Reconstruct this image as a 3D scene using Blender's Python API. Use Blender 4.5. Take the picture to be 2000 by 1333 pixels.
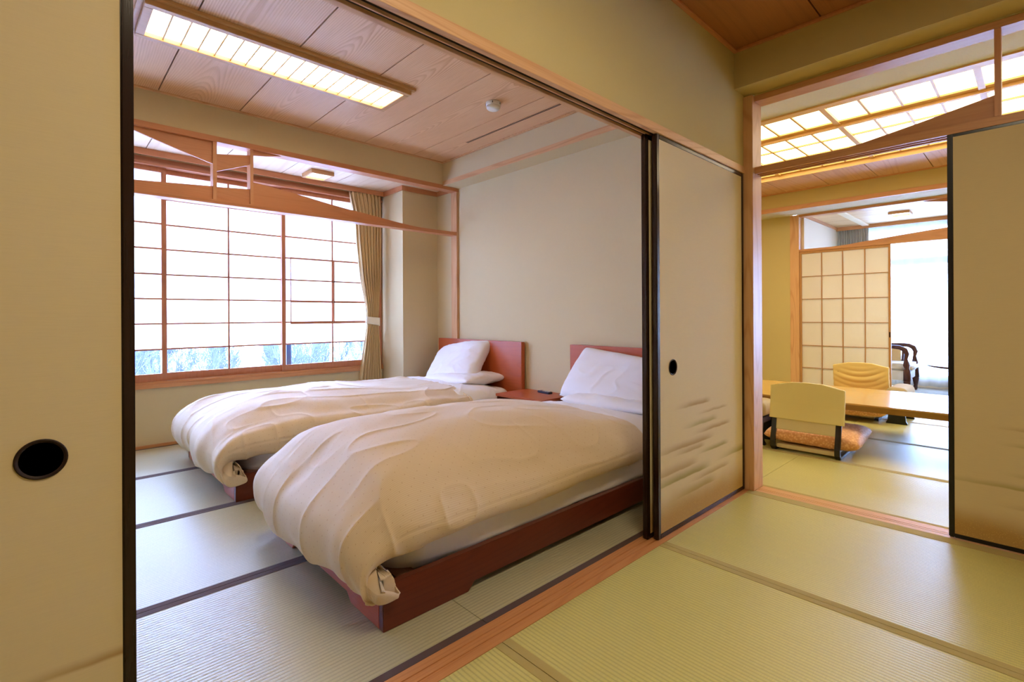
import bpy, bmesh, math, random
import numpy as np
from mathutils import Vector, Matrix

for o in list(bpy.data.objects):
    bpy.data.objects.remove(o, do_unlink=True)
random.seed(7)
rng = np.random.default_rng(7)
S = bpy.context.scene
COL = S.collection
R = math.radians

# ------------------------------------------------------------------ camera
F_PX, CY, YAW, ROLL = 969.19, 616.04, 0.814586305, -0.00507679860
cam_d = bpy.data.cameras.new('camera')
cam = bpy.data.objects.new('camera', cam_d)
COL.objects.link(cam)
fw = Vector((math.cos(YAW), math.sin(YAW), 0))
rt = Vector((math.sin(YAW), -math.cos(YAW), 0))
up = Vector((0, 0, 1))
r2 = rt * math.cos(ROLL) + up * math.sin(ROLL)
u2 = -rt * math.sin(ROLL) + up * math.cos(ROLL)
cam.matrix_world = Matrix(((r2.x, u2.x, -fw.x, 0), (r2.y, u2.y, -fw.y, 0), (r2.z, u2.z, -fw.z, 1.0), (0, 0, 0, 1)))
cam_d.sensor_width = 36
cam_d.lens = F_PX / 2000 * 36
cam_d.shift_y = -(666.5 - CY) / 2000
cam_d.clip_start = 0.02
cam_d.clip_end = 300
S.camera = cam

# ------------------------------------------------------------------ world, light, exposure
SKY_COL = (0.42, 0.57, 1.0)
SKY_STR = 10.5
world = bpy.data.worlds.new('overcast sky')
S.world = world
world.use_nodes = True
wn = world.node_tree
wn.nodes.clear()
wo = wn.nodes.new('ShaderNodeOutputWorld')
wb = wn.nodes.new('ShaderNodeBackground')
wb.inputs[0].default_value = (*SKY_COL, 1)
wb.inputs[1].default_value = SKY_STR
wn.links.new(wb.outputs[0], wo.inputs[0])

LAMP_BED = 4.2        # emission of the bedroom ceiling lamp panes
LAMP_LOUNGE = 1.7     # emission of the coffered lamp in the table room
LAMP_NEAR = 7.6       # emission of the lamp in the near room (above the camera)
WARM = (1.0, 0.80, 0.50)
S.view_settings.view_transform = 'Standard'
S.view_settings.look = 'None'
S.view_settings.gamma = 1
S.view_settings.exposure = 1.58
S.view_settings.use_curve_mapping = False
S.cycles.use_denoising = True
S.cycles.max_bounces = 10
S.cycles.diffuse_bounces = 6
S.cycles.glossy_bounces = 3
S.cycles.transmission_bounces = 6
S.cycles.transparent_max_bounces = 12
S.cycles.caustics_reflective = False
S.cycles.caustics_refractive = False
S.cycles.sample_clamp_indirect = 6

# ------------------------------------------------------------------ helpers
def lin(c):
    return tuple(((v / 255) / 12.92 if v / 255 <= 0.04045 else ((v / 255 + 0.055) / 1.055) ** 2.4) for v in c)

class N:
    """tiny node-tree helper"""
    def __init__(s, name):
        s.m = bpy.data.materials.new(name)
        s.m.use_nodes = True
        s.t = s.m.node_tree
        s.t.nodes.clear()
        s.out = s.t.nodes.new('ShaderNodeOutputMaterial')
    def n(s, typ, ins=None, **kw):
        nd = s.t.nodes.new(typ)
        for k, v in kw.items():
            setattr(nd, k, v)
        if ins:
            for k, v in ins.items():
                s.put(nd.inputs[k], v)
        return nd
    def put(s, sock, v):
        if isinstance(v, bpy.types.NodeSocket):
            s.t.links.new(v, sock)
        elif isinstance(v, bpy.types.Node):
            s.t.links.new(v.outputs[0], sock)
        else:
            if sock.type == 'RGBA' and len(v) == 3:
                v = (*v, 1)
            sock.default_value = v
    def math(s, op, a, b=None, c=None, clamp=False):
        nd = s.t.nodes.new('ShaderNodeMath')
        nd.operation = op
        nd.use_clamp = clamp
        for i, v in enumerate((a, b, c)):
            if v is not None:
                s.put(nd.inputs[i], v)
        return nd.outputs[0]
    def mix(s, f, a, b):
        nd = s.t.nodes.new('ShaderNodeMix')
        nd.data_type = 'RGBA'
        s.put(nd.inputs[0], f); s.put(nd.inputs[6], a); s.put(nd.inputs[7], b)
        return nd.outputs[2]
    def obj(s):
        return s.n('ShaderNodeTexCoord').outputs['Object']
    def xyz(s, v):
        nd = s.n('ShaderNodeSeparateXYZ', {0: v})
        return nd.outputs[0], nd.outputs[1], nd.outputs[2]
    def bsdf(s, **ins):
        p = s.n('ShaderNodeBsdfPrincipled')
        for k, v in ins.items():
            s.put(p.inputs[k.replace('_', ' ')], v)
        s.t.links.new(p.outputs[0], s.out.inputs[0])
        return p
    def bump(s, h, strength=0.3, dist=0.002, normal=None):
        nd = s.n('ShaderNodeBump', {'Height': h})
        nd.inputs['Strength'].default_value = strength
        nd.inputs['Distance'].default_value = dist
        if normal is not None:
            s.put(nd.inputs['Normal'], normal)
        return nd.outputs[0]
    def noise(s, v, scale, detail=2, rough=0.5, dist=0):
        nd = s.n('ShaderNodeTexNoise', {'Vector': v, 'Scale': scale, 'Detail': detail, 'Roughness': rough, 'Distortion': dist})
        return nd.outputs[0]
    def mapping(s, v, scale=(1, 1, 1), loc=(0, 0, 0)):
        nd = s.n('ShaderNodeMapping', {0: v})
        nd.inputs['Scale'].default_value = scale
        nd.inputs['Location'].default_value = loc
        return nd.outputs[0]
    def remap(s, v, a, b, c=0.0, d=1.0):
        nd = s.n('ShaderNodeMapRange', {0: v, 1: a, 2: b, 3: c, 4: d})
        nd.interpolation_type = 'SMOOTHSTEP'
        return nd.outputs[0]

def plain(name, rgb, rough=0.5, metal=0.0, spec=0.5):
    m = N(name)
    c = lin(rgb)
    v = m.obj()
    f = m.noise(v, 30, 3)
    col = m.mix(m.math('MULTIPLY', f, 0.25), c, tuple(x * 0.8 for x in c))
    m.bsdf(Base_Color=col, Roughness=rough, Metallic=metal, Specular_IOR_Level=spec)
    return m.m

def wood(name, c1, c2, axis='X', rough=0.42, rings=7.0, stretch=9.0, scale=5.0, line=0.5, spec=0.4):
    """straight to cathedral grain running along the given axis"""
    m = N(name)
    v = m.obj()
    rnd = m.n('ShaderNodeObjectInfo').outputs['Random']
    off = m.n('ShaderNodeCombineXYZ', {0: m.math('MULTIPLY', rnd, 37.0), 1: m.math('MULTIPLY', rnd, 11.0), 2: m.math('MULTIPLY', rnd, 23.0)})
    sc = {'X': (1 / stretch, 1, 1), 'Y': (1, 1 / stretch, 1), 'Z': (1, 1, 1 / stretch)}[axis]
    vv = m.n('ShaderNodeVectorMath', {0: m.mapping(v, sc), 1: off}, operation='ADD').outputs[0]
    big = m.noise(vv, scale, 1.0, 0.4, 0.15)
    fr = m.math('FRACT', m.math('MULTIPLY', big, rings * 2.2))
    tri = m.math('ABSOLUTE', m.math('SUBTRACT', m.math('MULTIPLY', fr, 2.0), 1.0))
    ln = m.remap(tri, 0.55, 0.98, 0.0, 1.0)
    sc2 = {'X': (0.02, 1, 1), 'Y': (1, 0.02, 1), 'Z': (1, 1, 0.02)}[axis]
    fine = m.noise(m.mapping(v, sc2), 260, 2, 0.6)
    f = m.math('ADD', m.math('MULTIPLY', ln, line), m.math('MULTIPLY', m.remap(fine, 0.3, 0.75), 0.35), clamp=True)
    a = lin(c1); b = lin(c2)
    col = m.mix(f, a, b)
    tone = m.noise(vv, scale * 0.4, 0)
    col = m.mix(m.math('MULTIPLY', tone, 0.22), col, tuple(x * 0.72 for x in a))
    m.bsdf(Base_Color=col, Roughness=rough, Specular_IOR_Level=spec, Normal=m.bump(f, 0.15, 0.001))
    return m.m

def cathedral(name, c1, c2, rough=0.5, line=0.42, freq=100.0, depth=0.085):
    """plain-sawn board: growth rings cut by the board face; local x across, local y along the board"""
    m = N(name)
    v = m.obj()
    x, y, z = m.xyz(v)
    rnd = m.n('ShaderNodeObjectInfo').outputs['Random']
    sh = m.math('MULTIPLY', rnd, 57.0)
    vy = m.n('ShaderNodeCombineXYZ', {0: sh, 1: m.math('MULTIPLY', y, 0.75), 2: 0.0})
    dn = m.noise(vy, 1.0, 1.0, 0.45)
    vw = m.n('ShaderNodeCombineXYZ', {0: m.math('ADD', m.math('MULTIPLY', x, 3.0), sh), 1: m.math('MULTIPLY', y, 0.8), 2: 3.0})
    wob = m.math('MULTIPLY', m.math('SUBTRACT', m.noise(vw, 1.0, 2.0, 0.5), 0.5), 0.045)
    cxo = m.math('MULTIPLY', m.math('SUBTRACT', m.math('FRACT', m.math('MULTIPLY', rnd, 7.3)), 0.5), 0.10)
    u = m.math('ADD', m.math('SUBTRACT', x, cxo), wob)
    d = m.math('MULTIPLY', m.math('SUBTRACT', dn, 0.28), depth * 3.2)
    r = m.math('SQRT', m.math('ADD', m.math('MULTIPLY', u, u), m.math('MULTIPLY', d, d)))
    fr = m.math('FRACT', m.math('MULTIPLY', r, freq))
    ln = m.math('MULTIPLY', m.remap(fr, 0.25, 0.86), m.math('SUBTRACT', 1.0, m.remap(fr, 0.90, 1.0)))
    fine = m.noise(m.mapping(v, (1, 0.02, 1)), 260, 2, 0.6)
    vary = m.remap(m.noise(m.mapping(v, (1, 0.25, 1)), 7.0, 2), 0.3, 0.7, 0.45, 1.0)
    f = m.math('ADD', m.math('MULTIPLY', m.math('MULTIPLY', ln, vary), line), m.math('MULTIPLY', m.remap(fine, 0.3, 0.75), 0.22), clamp=True)
    a = lin(c1); b = lin(c2)
    col = m.mix(f, a, b)
    col = m.mix(m.math('MULTIPLY', m.math('FRACT', m.math('MULTIPLY', rnd, 3.7)), 0.16), col, tuple(q * 0.75 for q in a))
    m.bsdf(Base_Color=col, Roughness=rough, Specular_IOR_Level=0.4, Normal=m.bump(f, 0.12, 0.001))
    return m.m

def plaster(name, rgb, bump=0.25, scale=420, var=0.12, rough=0.92):
    m = N(name)
    v = m.obj()
    c = lin(rgb)
    f1 = m.noise(v, scale, 2, 0.7)
    f2 = m.noise(v, 3.0, 3, 0.55)
    f3 = m.noise(m.mapping(v, (1, 1, 14)), 70, 2, 0.6)
    col = m.mix(m.math('MULTIPLY', m.math('ADD', f1, f3), var), c, tuple(x * 0.6 for x in c))
    col = m.mix(m.math('MULTIPLY', f2, 0.10), col, tuple(x * 0.8 for x in c))
    m.bsdf(Base_Color=col, Roughness=rough, Specular_IOR_Level=0.2, Normal=m.bump(m.math('ADD', f1, f3), bump, 0.0012))
    return m.m

def tatami(name, rgb, axis):
    """rush mat; ribs run along `axis`"""
    m = N(name)
    v = m.obj()
    x, y, z = m.xyz(v)
    across, along = (y, x) if axis == 'X' else (x, y)
    c = lin(rgb)
    ph = m.math('MULTIPLY', across, 2 * math.pi / 0.0145)
    s1 = m.math('SINE', ph)
    rib = m.math('POWER', m.math('ABSOLUTE', m.math('SINE', m.math('MULTIPLY', ph, 0.5))), 0.45)
    sc = (1, 26, 1) if axis == 'Y' else (26, 1, 1)
    straw = m.noise(m.mapping(v, sc), 26, 3, 0.7)
    blotch = m.noise(v, 2.3, 3, 0.5)
    sc2 = (34, 1.2, 1) if axis == 'Y' else (1.2, 34, 1)
    streak = m.noise(m.mapping(v, sc2), 2.0, 2, 0.6)
    col = m.mix(m.remap(straw, 0.25, 0.8), tuple(q * 0.86 for q in c), tuple(min(1, q * 1.10) for q in c))
    col = m.mix(m.math('MULTIPLY', m.math('SUBTRACT', 1.0, rib), 0.95), col, tuple(q * 0.55 for q in c))
    col = m.mix(m.math('MULTIPLY', m.remap(blotch, 0.4, 0.7), 0.18), col, tuple(q * 0.8 for q in c))
    col = m.mix(m.math('MULTIPLY', m.remap(streak, 0.45, 0.75), 0.16), col, (c[0] * 1.12, c[1] * 1.05, c[2] * 0.95))
    h = m.math('ADD', rib, m.math('MULTIPLY', straw, 0.25))
    m.bsdf(Base_Color=col, Roughness=0.40, Specular_IOR_Level=0.7, Coat_Weight=0.40, Coat_Roughness=0.28, Coat_Normal=m.bump(h, 0.5, 0.0014), Normal=m.bump(h, 0.55, 0.0016))
    return m.m

def fabric(name, rgb, bump=0.2, scale=900, rough=0.85, sheen=0.2, dots=None):
    m = N(name)
    v = m.obj()
    c = lin(rgb)
    w = m.noise(v, scale, 2, 0.6)
    big = m.noise(v, 9, 3, 0.5)
    col = m.mix(m.math('MULTIPLY', w, 0.2), c, tuple(x * 0.75 for x in c))
    m.bsdf(Base_Color=col, Roughness=rough, Sheen_Weight=sheen, Specular_IOR_Level=0.25,
           Normal=m.bump(m.math('ADD', w, m.math('MULTIPLY', big, 2.0)), bump, 0.002))
    return m.m

def emis(name, rgb_lin, strength, base=(0.9, 0.88, 0.8)):
    m = N(name)
    v = m.obj()
    f = m.noise(v, 25, 4, 0.6)
    k = m.math('ADD', m.math('MULTIPLY', f, 0.12), 0.94)
    m.bsdf(Base_Color=base, Roughness=0.8, Emission_Color=rgb_lin, Emission_Strength=m.math('MULTIPLY', k, strength))
    return m.m

def paper(name, rgb, trans=0.62):
    m = N(name)
    c = lin(rgb)
    v = m.obj()
    f = m.noise(v, 60, 4, 0.65)
    col = m.mix(m.math('MULTIPLY', f, 0.16), c, tuple(x * 0.86 for x in c))
    d = m.n('ShaderNodeBsdfDiffuse', {0: col})
    t = m.n('ShaderNodeBsdfTranslucent', {0: col})
    mx = m.n('ShaderNodeMixShader', {0: trans, 1: d.outputs[0], 2: t.outputs[0]})
    m.t.links.new(mx.outputs[0], m.out.inputs[0])
    return m.m

def glass(name):
    m = N(name)
    fr = m.n('ShaderNodeFresnel', {0: 1.45})
    t = m.n('ShaderNodeBsdfTransparent', {0: (0.93, 0.97, 0.98)})
    g = m.n('ShaderNodeBsdfGlossy', {0: (1, 1, 1), 1: 0.02})
    mx = m.n('ShaderNodeMixShader', {0: fr.outputs[0], 1: t.outputs[0], 2: g.outputs[0]})
    m.t.links.new(mx.outputs[0], m.out.inputs[0])
    return m.m

def lace(name):
    m = N(name)
    v = m.obj()
    x, y, z = m.xyz(v)
    w = m.math('ADD', m.math('SINE', m.math('MULTIPLY', y, 1400.0)), m.math('SINE', m.math('MULTIPLY', z, 1400.0)))
    f = m.math('ADD', 0.62, m.math('MULTIPLY', w, 0.05))
    t = m.n('ShaderNodeBsdfTransparent', {0: (1, 1, 1)})
    a = m.n('ShaderNodeBsdfTranslucent', {0: (0.92, 0.94, 0.97)})
    d = m.n('ShaderNodeBsdfDiffuse', {0: (0.9, 0.92, 0.95)})
    mx = m.n('ShaderNodeMixShader', {0: 0.2, 1: a.outputs[0], 2: d.outputs[0]})
    mz = m.n('ShaderNodeMixShader', {0: f, 1: t.outputs[0], 2: mx.outputs[0]})
    m.t.links.new(mz.outputs[0], m.out.inputs[0])
    return m.m

def fusuma_paper(name, axis, streaks, gold_top=0.2, uc=0.0):
    """cream paper with sprayed mist bands and a gold-flecked foot; streak = (u0,u1,z0,height,colour,strength)"""
    m = N(name)
    v = m.obj()
    x, y, z = m.xyz(v)
    u = x if axis == 'X' else y
    base = lin((218, 200, 158))
    wv = m.noise(m.mapping(v, (1.5, 1.5, 60)), 14, 3, 0.6)
    col = m.mix(m.math('MULTIPLY', m.remap(wv, 0.3, 0.8), 0.22), base, tuple(q * 0.82 for q in base))
    wob = m.math('MULTIPLY', m.math('SUBTRACT', m.noise(v, 9, 2), 0.5), 0.012)
    zz = m.math('ADD', z, wob)
    brown = lin((160, 122, 66)); green = lin((140, 128, 44))
    for (u0, u1, z0, h, kind, st) in streaks:
        t = m.n('ShaderNodeMapRange', {0: u, 1: u0 - uc, 2: u1 - uc, 3: 0.0, 4: 1.0}).outputs[0]
        env = m.math('MULTIPLY', m.remap(t, 0.0, 0.55), m.math('SUBTRACT', 1.0, m.remap(t, 0.80, 1.0)))
        dz = m.math('SUBTRACT', zz, z0)
        lowe = m.remap(dz, -0.004, 0.004)
        fall = m.math('SUBTRACT', 1.0, m.remap(dz, 0.0, h))
        f = m.math('MULTIPLY', m.math('MULTIPLY', env, lowe), m.math('MULTIPLY', fall, st))
        col = m.mix(f, col, brown if kind == 'b' else green)
    g = m.math('SUBTRACT', 1.0, m.remap(m.math('ADD', zz, m.math('MULTIPLY', m.noise(v, 3.5, 2), 0.10)), gold_top * 0.55, gold_top + 0.05))
    col = m.mix(m.math('MULTIPLY', g, 0.85), col, lin((178, 138, 64)))
    fl = m.n('ShaderNodeTexVoronoi', {'Vector': v, 'Scale': 160.0}, feature='F1').outputs[0]
    fk = m.math('MULTIPLY', m.math('SUBTRACT', 1.0, m.remap(fl, 0.12, 0.3)), m.math('MULTIPLY', g, 0.6))
    col = m.mix(fk, col, lin((226, 192, 110)))
    m.bsdf(Base_Color=col, Roughness=0.75, Specular_IOR_Level=0.25, Normal=m.bump(wv, 0.15, 0.001))
    return m.m

def box_faces(bm, x0, x1, y0, y1, z0, z1):
    vs = [bm.verts.new((x, y, z)) for x in (x0, x1) for y in (y0, y1) for z in (z0, z1)]
    for f in ((0, 1, 3, 2), (4, 6, 7, 5), (0, 4, 5, 1), (2, 3, 7, 6), (0, 2, 6, 4), (1, 5, 7, 3)):
        bm.faces.new([vs[i] for i in f])
    return vs

class MB:
    def __init__(s):
        s.bm = bmesh.new()
    def box(s, x0, x1, y0, y1, z0, z1):
        box_faces(s.bm, min(x0, x1), max(x0, x1), min(y0, y1), max(y0, y1), min(z0, z1), max(z0, z1))
        return s
    def prism(s, pts, axis, a, b):
        """extrude a 2D outline. axis 'Y': pts=(x,z); axis 'X': pts=(y,z); axis 'Z': pts=(x,y)"""
        def P(p, t):
            return {'Y': (p[0], t, p[1]), 'X': (t, p[0], p[1]), 'Z': (p[0], p[1], t)}[axis]
        A = [s.bm.verts.new(P(p, a)) for p in pts]
        B = [s.bm.verts.new(P(p, b)) for p in pts]
        n = len(pts)
        s.bm.faces.new(A); s.bm.faces.new(B[::-1])
        for i in range(n):
            s.bm.faces.new((A[i], B[i], B[(i + 1) % n], A[(i + 1) % n]))
        return s
    def tube(s, path, rad, seg=8, cap=True):
        path = [Vector(p) for p in path]
        n = len(path)
        rings = []
        t0 = (path[1] - path[0]).normalized()
        ref = Vector((0, 0, 1)) if abs(t0.z) < 0.9 else Vector((1, 0, 0))
        for i, p in enumerate(path):
            t = (path[min(i + 1, n - 1)] - path[max(i - 1, 0)]).normalized()
            a = t.cross(ref)
            if a.length < 1e-5:
                a = t.cross(Vector((0, 1, 0)))
            a.normalize(); b = t.cross(a).normalized()
            r = rad[i] if isinstance(rad, (list, tuple)) else rad
            ra, rb = r if isinstance(r, tuple) else (r, r)
            rings.append([s.bm.verts.new(p + a * ra * math.cos(2 * math.pi * k / seg) + b * rb * math.sin(2 * math.pi * k / seg)) for k in range(seg)])
        for i in range(n - 1):
            for k in range(seg):
                s.bm.faces.new((rings[i][k], rings[i][(k + 1) % seg], rings[i + 1][(k + 1) % seg], rings[i + 1][k]))
        if cap:
            s.bm.faces.new(rings[0][::-1]); s.bm.faces.new(rings[-1])
        return s
    def lathe(s, c, prof, seg=32):
        """profile (r, z) around vertical axis through c"""
        rings = []
        for r, z in prof:
            rings.append([s.bm.verts.new((c[0] + r * math.cos(2 * math.pi * k / seg), c[1] + r * math.sin(2 * math.pi * k / seg), c[2] + z)) for k in range(seg)])
        for i in range(len(prof) - 1):
            for k in range(seg):
                s.bm.faces.new((rings[i][k], rings[i][(k + 1) % seg], rings[i + 1][(k + 1) % seg], rings[i + 1][k]))
        s.bm.faces.new(rings[0]); s.bm.faces.new(rings[-1])
        return s
    def build(s, name, mat, parent=None, bevel=0.0, smooth=False, kind=None):
        bmesh.ops.recalc_face_normals(s.bm, faces=s.bm.faces)
        if bevel > 0:
            bmesh.ops.bevel(s.bm, geom=[e for e in s.bm.edges if len(e.link_faces) == 2 and e.calc_face_angle(0) > 0.6], offset=bevel, segments=2, affect='EDGES', clamp_overlap=True)
        me = bpy.data.meshes.new(name)
        s.bm.to_mesh(me); s.bm.free()
        if smooth:
            me.polygons.foreach_set('use_smooth', [True] * len(me.polygons))
        me.materials.append(mat)
        o = bpy.data.objects.new(name, me)
        COL.objects.link(o)
        if parent is not None:
            o.parent = parent
            if parent.type == 'EMPTY' and parent.get('_loc'):
                pass
        if kind:
            o['kind'] = kind
        return o

def tag(o, label=None, cat=None, group=None, kind=None):
    if label: o['label'] = label
    if cat: o['category'] = cat
    if group: o['group'] = group
    if kind: o['kind'] = kind
    return o

def empty(name, loc=(0, 0, 0), rz=0.0):
    o = bpy.data.objects.new(name, None)
    COL.objects.link(o)
    o.location = loc
    o.rotation_euler = (0, 0, rz)
    o.empty_display_size = 0.1
    return o

def local(o, base):
    """shift mesh data so the object can be parented to an Empty at `base`"""
    o.data.transform(Matrix.Translation(-Vector(base)))
    return o

def grid_mesh(name, P, mat, parent=None, uv=None, closed_u=False, smooth=True):
    """P: (n,m,3) array"""
    n, m = P.shape[:2]
    idx = np.arange(n * m).reshape(n, m)
    if closed_u:
        nx = np.roll(idx, -1, axis=0)
        a, b, c, d = idx[:, :-1], nx[:, :-1], nx[:, 1:], idx[:, 1:]
    else:
        a, b, c, d = idx[:-1, :-1], idx[1:, :-1], idx[1:, 1:], idx[:-1, 1:]
    faces = np.stack([a, b, c, d], -1).reshape(-1, 4)
    me = bpy.data.meshes.new(name)
    me.from_pydata(P.reshape(-1, 3).tolist(), [], faces.tolist())
    if uv is not None:
        l = me.uv_layers.new(name='UVMap')
        l.data.foreach_set('uv', uv.reshape(-1, 2)[faces.reshape(-1)].astype(np.float32).ravel())
    me.polygons.foreach_set('use_smooth', [smooth] * len(me.polygons))
    me.materials.append(mat)
    o = bpy.data.objects.new(name, me)
    COL.objects.link(o)
    if parent is not None:
        o.parent = parent
    return o

def vnoise(x, y, seed=0):
    """smooth 2D value noise in [-1,1]"""
    xi = np.floor(x).astype(np.int64); yi = np.floor(y).astype(np.int64)
    xf = x - xi; yf = y - yi
    u = xf * xf * xf * (xf * (xf * 6 - 15) + 10); v = yf * yf * yf * (yf * (yf * 6 - 15) + 10)
    def h(a, b):
        k = (a * 374761393 + b * 668265263 + seed * 982451653) & 0xffffffff
        k = ((k ^ (k >> 13)) * 1274126177) & 0xffffffff
        k = (k ^ (k >> 16)) & 0xffff
        return k / 32767.5 - 1
    return (h(xi, yi) * (1 - u) + h(xi + 1, yi) * u) * (1 - v) + (h(xi, yi + 1) * (1 - u) + h(xi + 1, yi + 1) * u) * v

def curve_pts(ctrl, n):
    """dense Catmull-Rom through 2D control points, resampled by arc length"""
    c = np.array(ctrl, float)
    c = np.vstack([2 * c[0] - c[1], c, 2 * c[-1] - c[-2]])
    out = []
    for i in range(1, len(c) - 2):
        t = np.linspace(0, 1, 24, endpoint=False)[:, None]
        p0, p1, p2, p3 = c[i - 1], c[i], c[i + 1], c[i + 2]
        out.append(0.5 * ((2 * p1) + (-p0 + p2) * t + (2 * p0 - 5 * p1 + 4 * p2 - p3) * t ** 2 + (-p0 + 3 * p1 - 3 * p2 + p3) * t ** 3))
    out.append(c[-2][None])
    o = np.vstack(out)
    L = np.concatenate([[0], np.cumsum(np.hypot(*np.diff(o, axis=0).T))])
    s = np.linspace(0, L[-1], n)
    return np.stack([np.interp(s, L, o[:, 0]), np.interp(s, L, o[:, 1])], 1), s

# ------------------------------------------------------------------ materials
M = {}
M['wall'] = plaster('warm beige wall cloth', (216, 198, 156))
M['wall_olive'] = plaster('olive beige wall cloth', (206, 188, 132))
M['wall_pale'] = plaster('pale wall cloth', (238, 226, 202), 0.15)
M['soffit'] = plaster('speckled grey ceiling cloth', (214, 208, 184), 0.7, 240, 0.2)
M['cypressX'] = wood('pale cypress along x', (222, 176, 128), (196, 142, 94), 'X')
M['cypressY'] = wood('pale cypress along y', (222, 176, 128), (196, 142, 94), 'Y')
M['cypressZ'] = wood('pale cypress upright', (222, 176, 128), (196, 142, 94), 'Z')
M['ranmaX'] = wood('ranma wood along x', (206, 142, 98), (186, 118, 76), 'X', line=0.25)
M['ranmaY'] = wood('ranma wood along y', (206, 152, 104), (180, 122, 76), 'Y', line=0.25)
M['ranmaZ'] = wood('ranma wood upright', (212, 154, 110), (190, 130, 88), 'Z', line=0.25)
M['ceilY'] = cathedral('cedar ceiling boards', (230, 188, 144), (180, 118, 72))
M['ceilX'] = wood('cedar ceiling boards along x', (214, 168, 128), (182, 128, 88), 'X', rings=6, stretch=9, scale=3.0, rough=0.5, line=0.35)
M['ceilN'] = wood('shade darkened near room ceiling boards', (176, 116, 70), (146, 90, 52), 'X', rings=6, stretch=9, scale=3.0, rough=0.55, line=0.3)  # same wood as the bedroom boards; the room's shade is put into the colour
M['ceil_pale'] = wood('pale sunroom ceiling boards', (232, 196, 144), (212, 170, 116), 'Y', rings=3, stretch=12, scale=3.0, rough=0.55, line=0.3)
M['dark'] = plain('dark shadow gap', (40, 26, 18), 0.9)
M['lacquer'] = wood('dark brown lacquer', (44, 26, 18), (30, 18, 13), 'Z', rough=0.22, line=0.3)
M['black'] = plain('black lacquer', (16, 15, 15), 0.28)
M['tatamiX'] = tatami('tatami rush along x', (196, 192, 158), 'X')
M['tatamiY'] = tatami('tatami rush along y', (204, 198, 124), 'Y')
M['heri_brown'] = fabric('brown mat border', (84, 62, 58), 0.3, 1200)
M['heri_olive'] = fabric('olive mat border', (176, 160, 98), 0.3, 1200)
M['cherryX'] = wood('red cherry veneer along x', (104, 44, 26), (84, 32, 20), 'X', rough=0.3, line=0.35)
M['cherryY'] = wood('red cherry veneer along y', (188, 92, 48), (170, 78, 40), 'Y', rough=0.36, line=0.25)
M['slat'] = wood('bed slat ply', (150, 108, 84), (120, 84, 62), 'Y', rough=0.6)
M['linen'] = fabric('white bed linen', (236, 232, 232), 0.12, 1100, 0.8, 0.1)
M['shojiwood'] = wood('shoji lattice cedar', (186, 138, 84), (160, 112, 64), 'Z', line=0.2)
M['sashwood'] = wood('window sash wood', (196, 132, 94), (172, 108, 74), 'Z', line=0.25)
M['sashwoodX'] = wood('window rail wood', (196, 132, 94), (168, 104, 68), 'X', line=0.4)
M['sillwood'] = wood('window sill wood', (206, 146, 94), (178, 114, 66), 'X', line=0.35)
M['win_paper'] = paper('window shoji paper', (244, 246, 250), 0.66)
M['shoji_paper'] = paper('room shoji paper', (240, 230, 208), 0.30)
M['glass'] = glass('clear window glass')
M['lace'] = lace('sheer lace')
M['lampB'] = emis('lit paper of the bedroom lamp', (1.0, 0.85, 0.60), LAMP_BED)
M['lampL'] = emis('lit paper of the coffer lamp', (1.0, 0.84, 0.55), LAMP_LOUNGE)
M['lampN'] = emis('lit paper of the near room lamp', (1.0, 0.84, 0.58), LAMP_NEAR)
M['lampS'] = emis('lit opal of small ceiling lamps', (1.0, 0.90, 0.72), 3.0)
M['lampwood'] = wood('lamp frame wood', (206, 160, 108), (184, 136, 86), 'X', line=0.2)
M['lampwoodY'] = wood('lamp lattice wood', (226, 182, 112), (206, 156, 88), 'Y', line=0.2)
M['white_plastic'] = plain('white plastic', (226, 222, 210), 0.35)
M['drape'] = fabric('beige drape', (218, 190, 138), 0.25, 700)
M['drape_grey'] = fabric('grey drape lining', (186, 184, 176), 0.25, 700)
M['yellow_cover'] = fabric('cream yellow chair cover', (222, 206, 142), 0.2, 900)
M['yellow_cover2'] = fabric('soft yellow chair cover', (228, 204, 130), 0.2, 900)
M['board_cream'] = plain('cream seat board', (206, 190, 144), 0.5)
M['table_top'] = wood('honey lacquered table', (206, 166, 88), (192, 148, 70), 'Y', rough=0.16, rings=3, line=0.15, spec=0.6)
M['table_edge'] = wood('dark honey table edge', (150, 112, 48), (130, 94, 38), 'Y', rough=0.3, line=0.2)
M['pad_grey'] = fabric('taupe armrest pad', (176, 160, 124), 0.3, 600)
M['mahogany'] = wood('dark mahogany', (84, 46, 36), (52, 26, 20), 'Z', rough=0.25, line=0.3)
M['snow'] = plain('snowy ground', (236, 240, 246), 0.9)
M['bark'] = plain('haze blue bark', (84, 90, 122), 0.9)  # blue grey tone puts the bright outdoor haze into the bark colour
M['pull'] = plain('dark brown pull', (44, 28, 24), 0.55, 0.0, 0.25)
M['alu'] = plain('blue grey aluminium', (62, 74, 104), 0.4, 0.3)
M['remote'] = plain('dark blue black plastic', (30, 32, 50), 0.3)
M['carpet'] = fabric('mottled grey beige carpet', (176, 168, 146), 0.6, 120)

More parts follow.
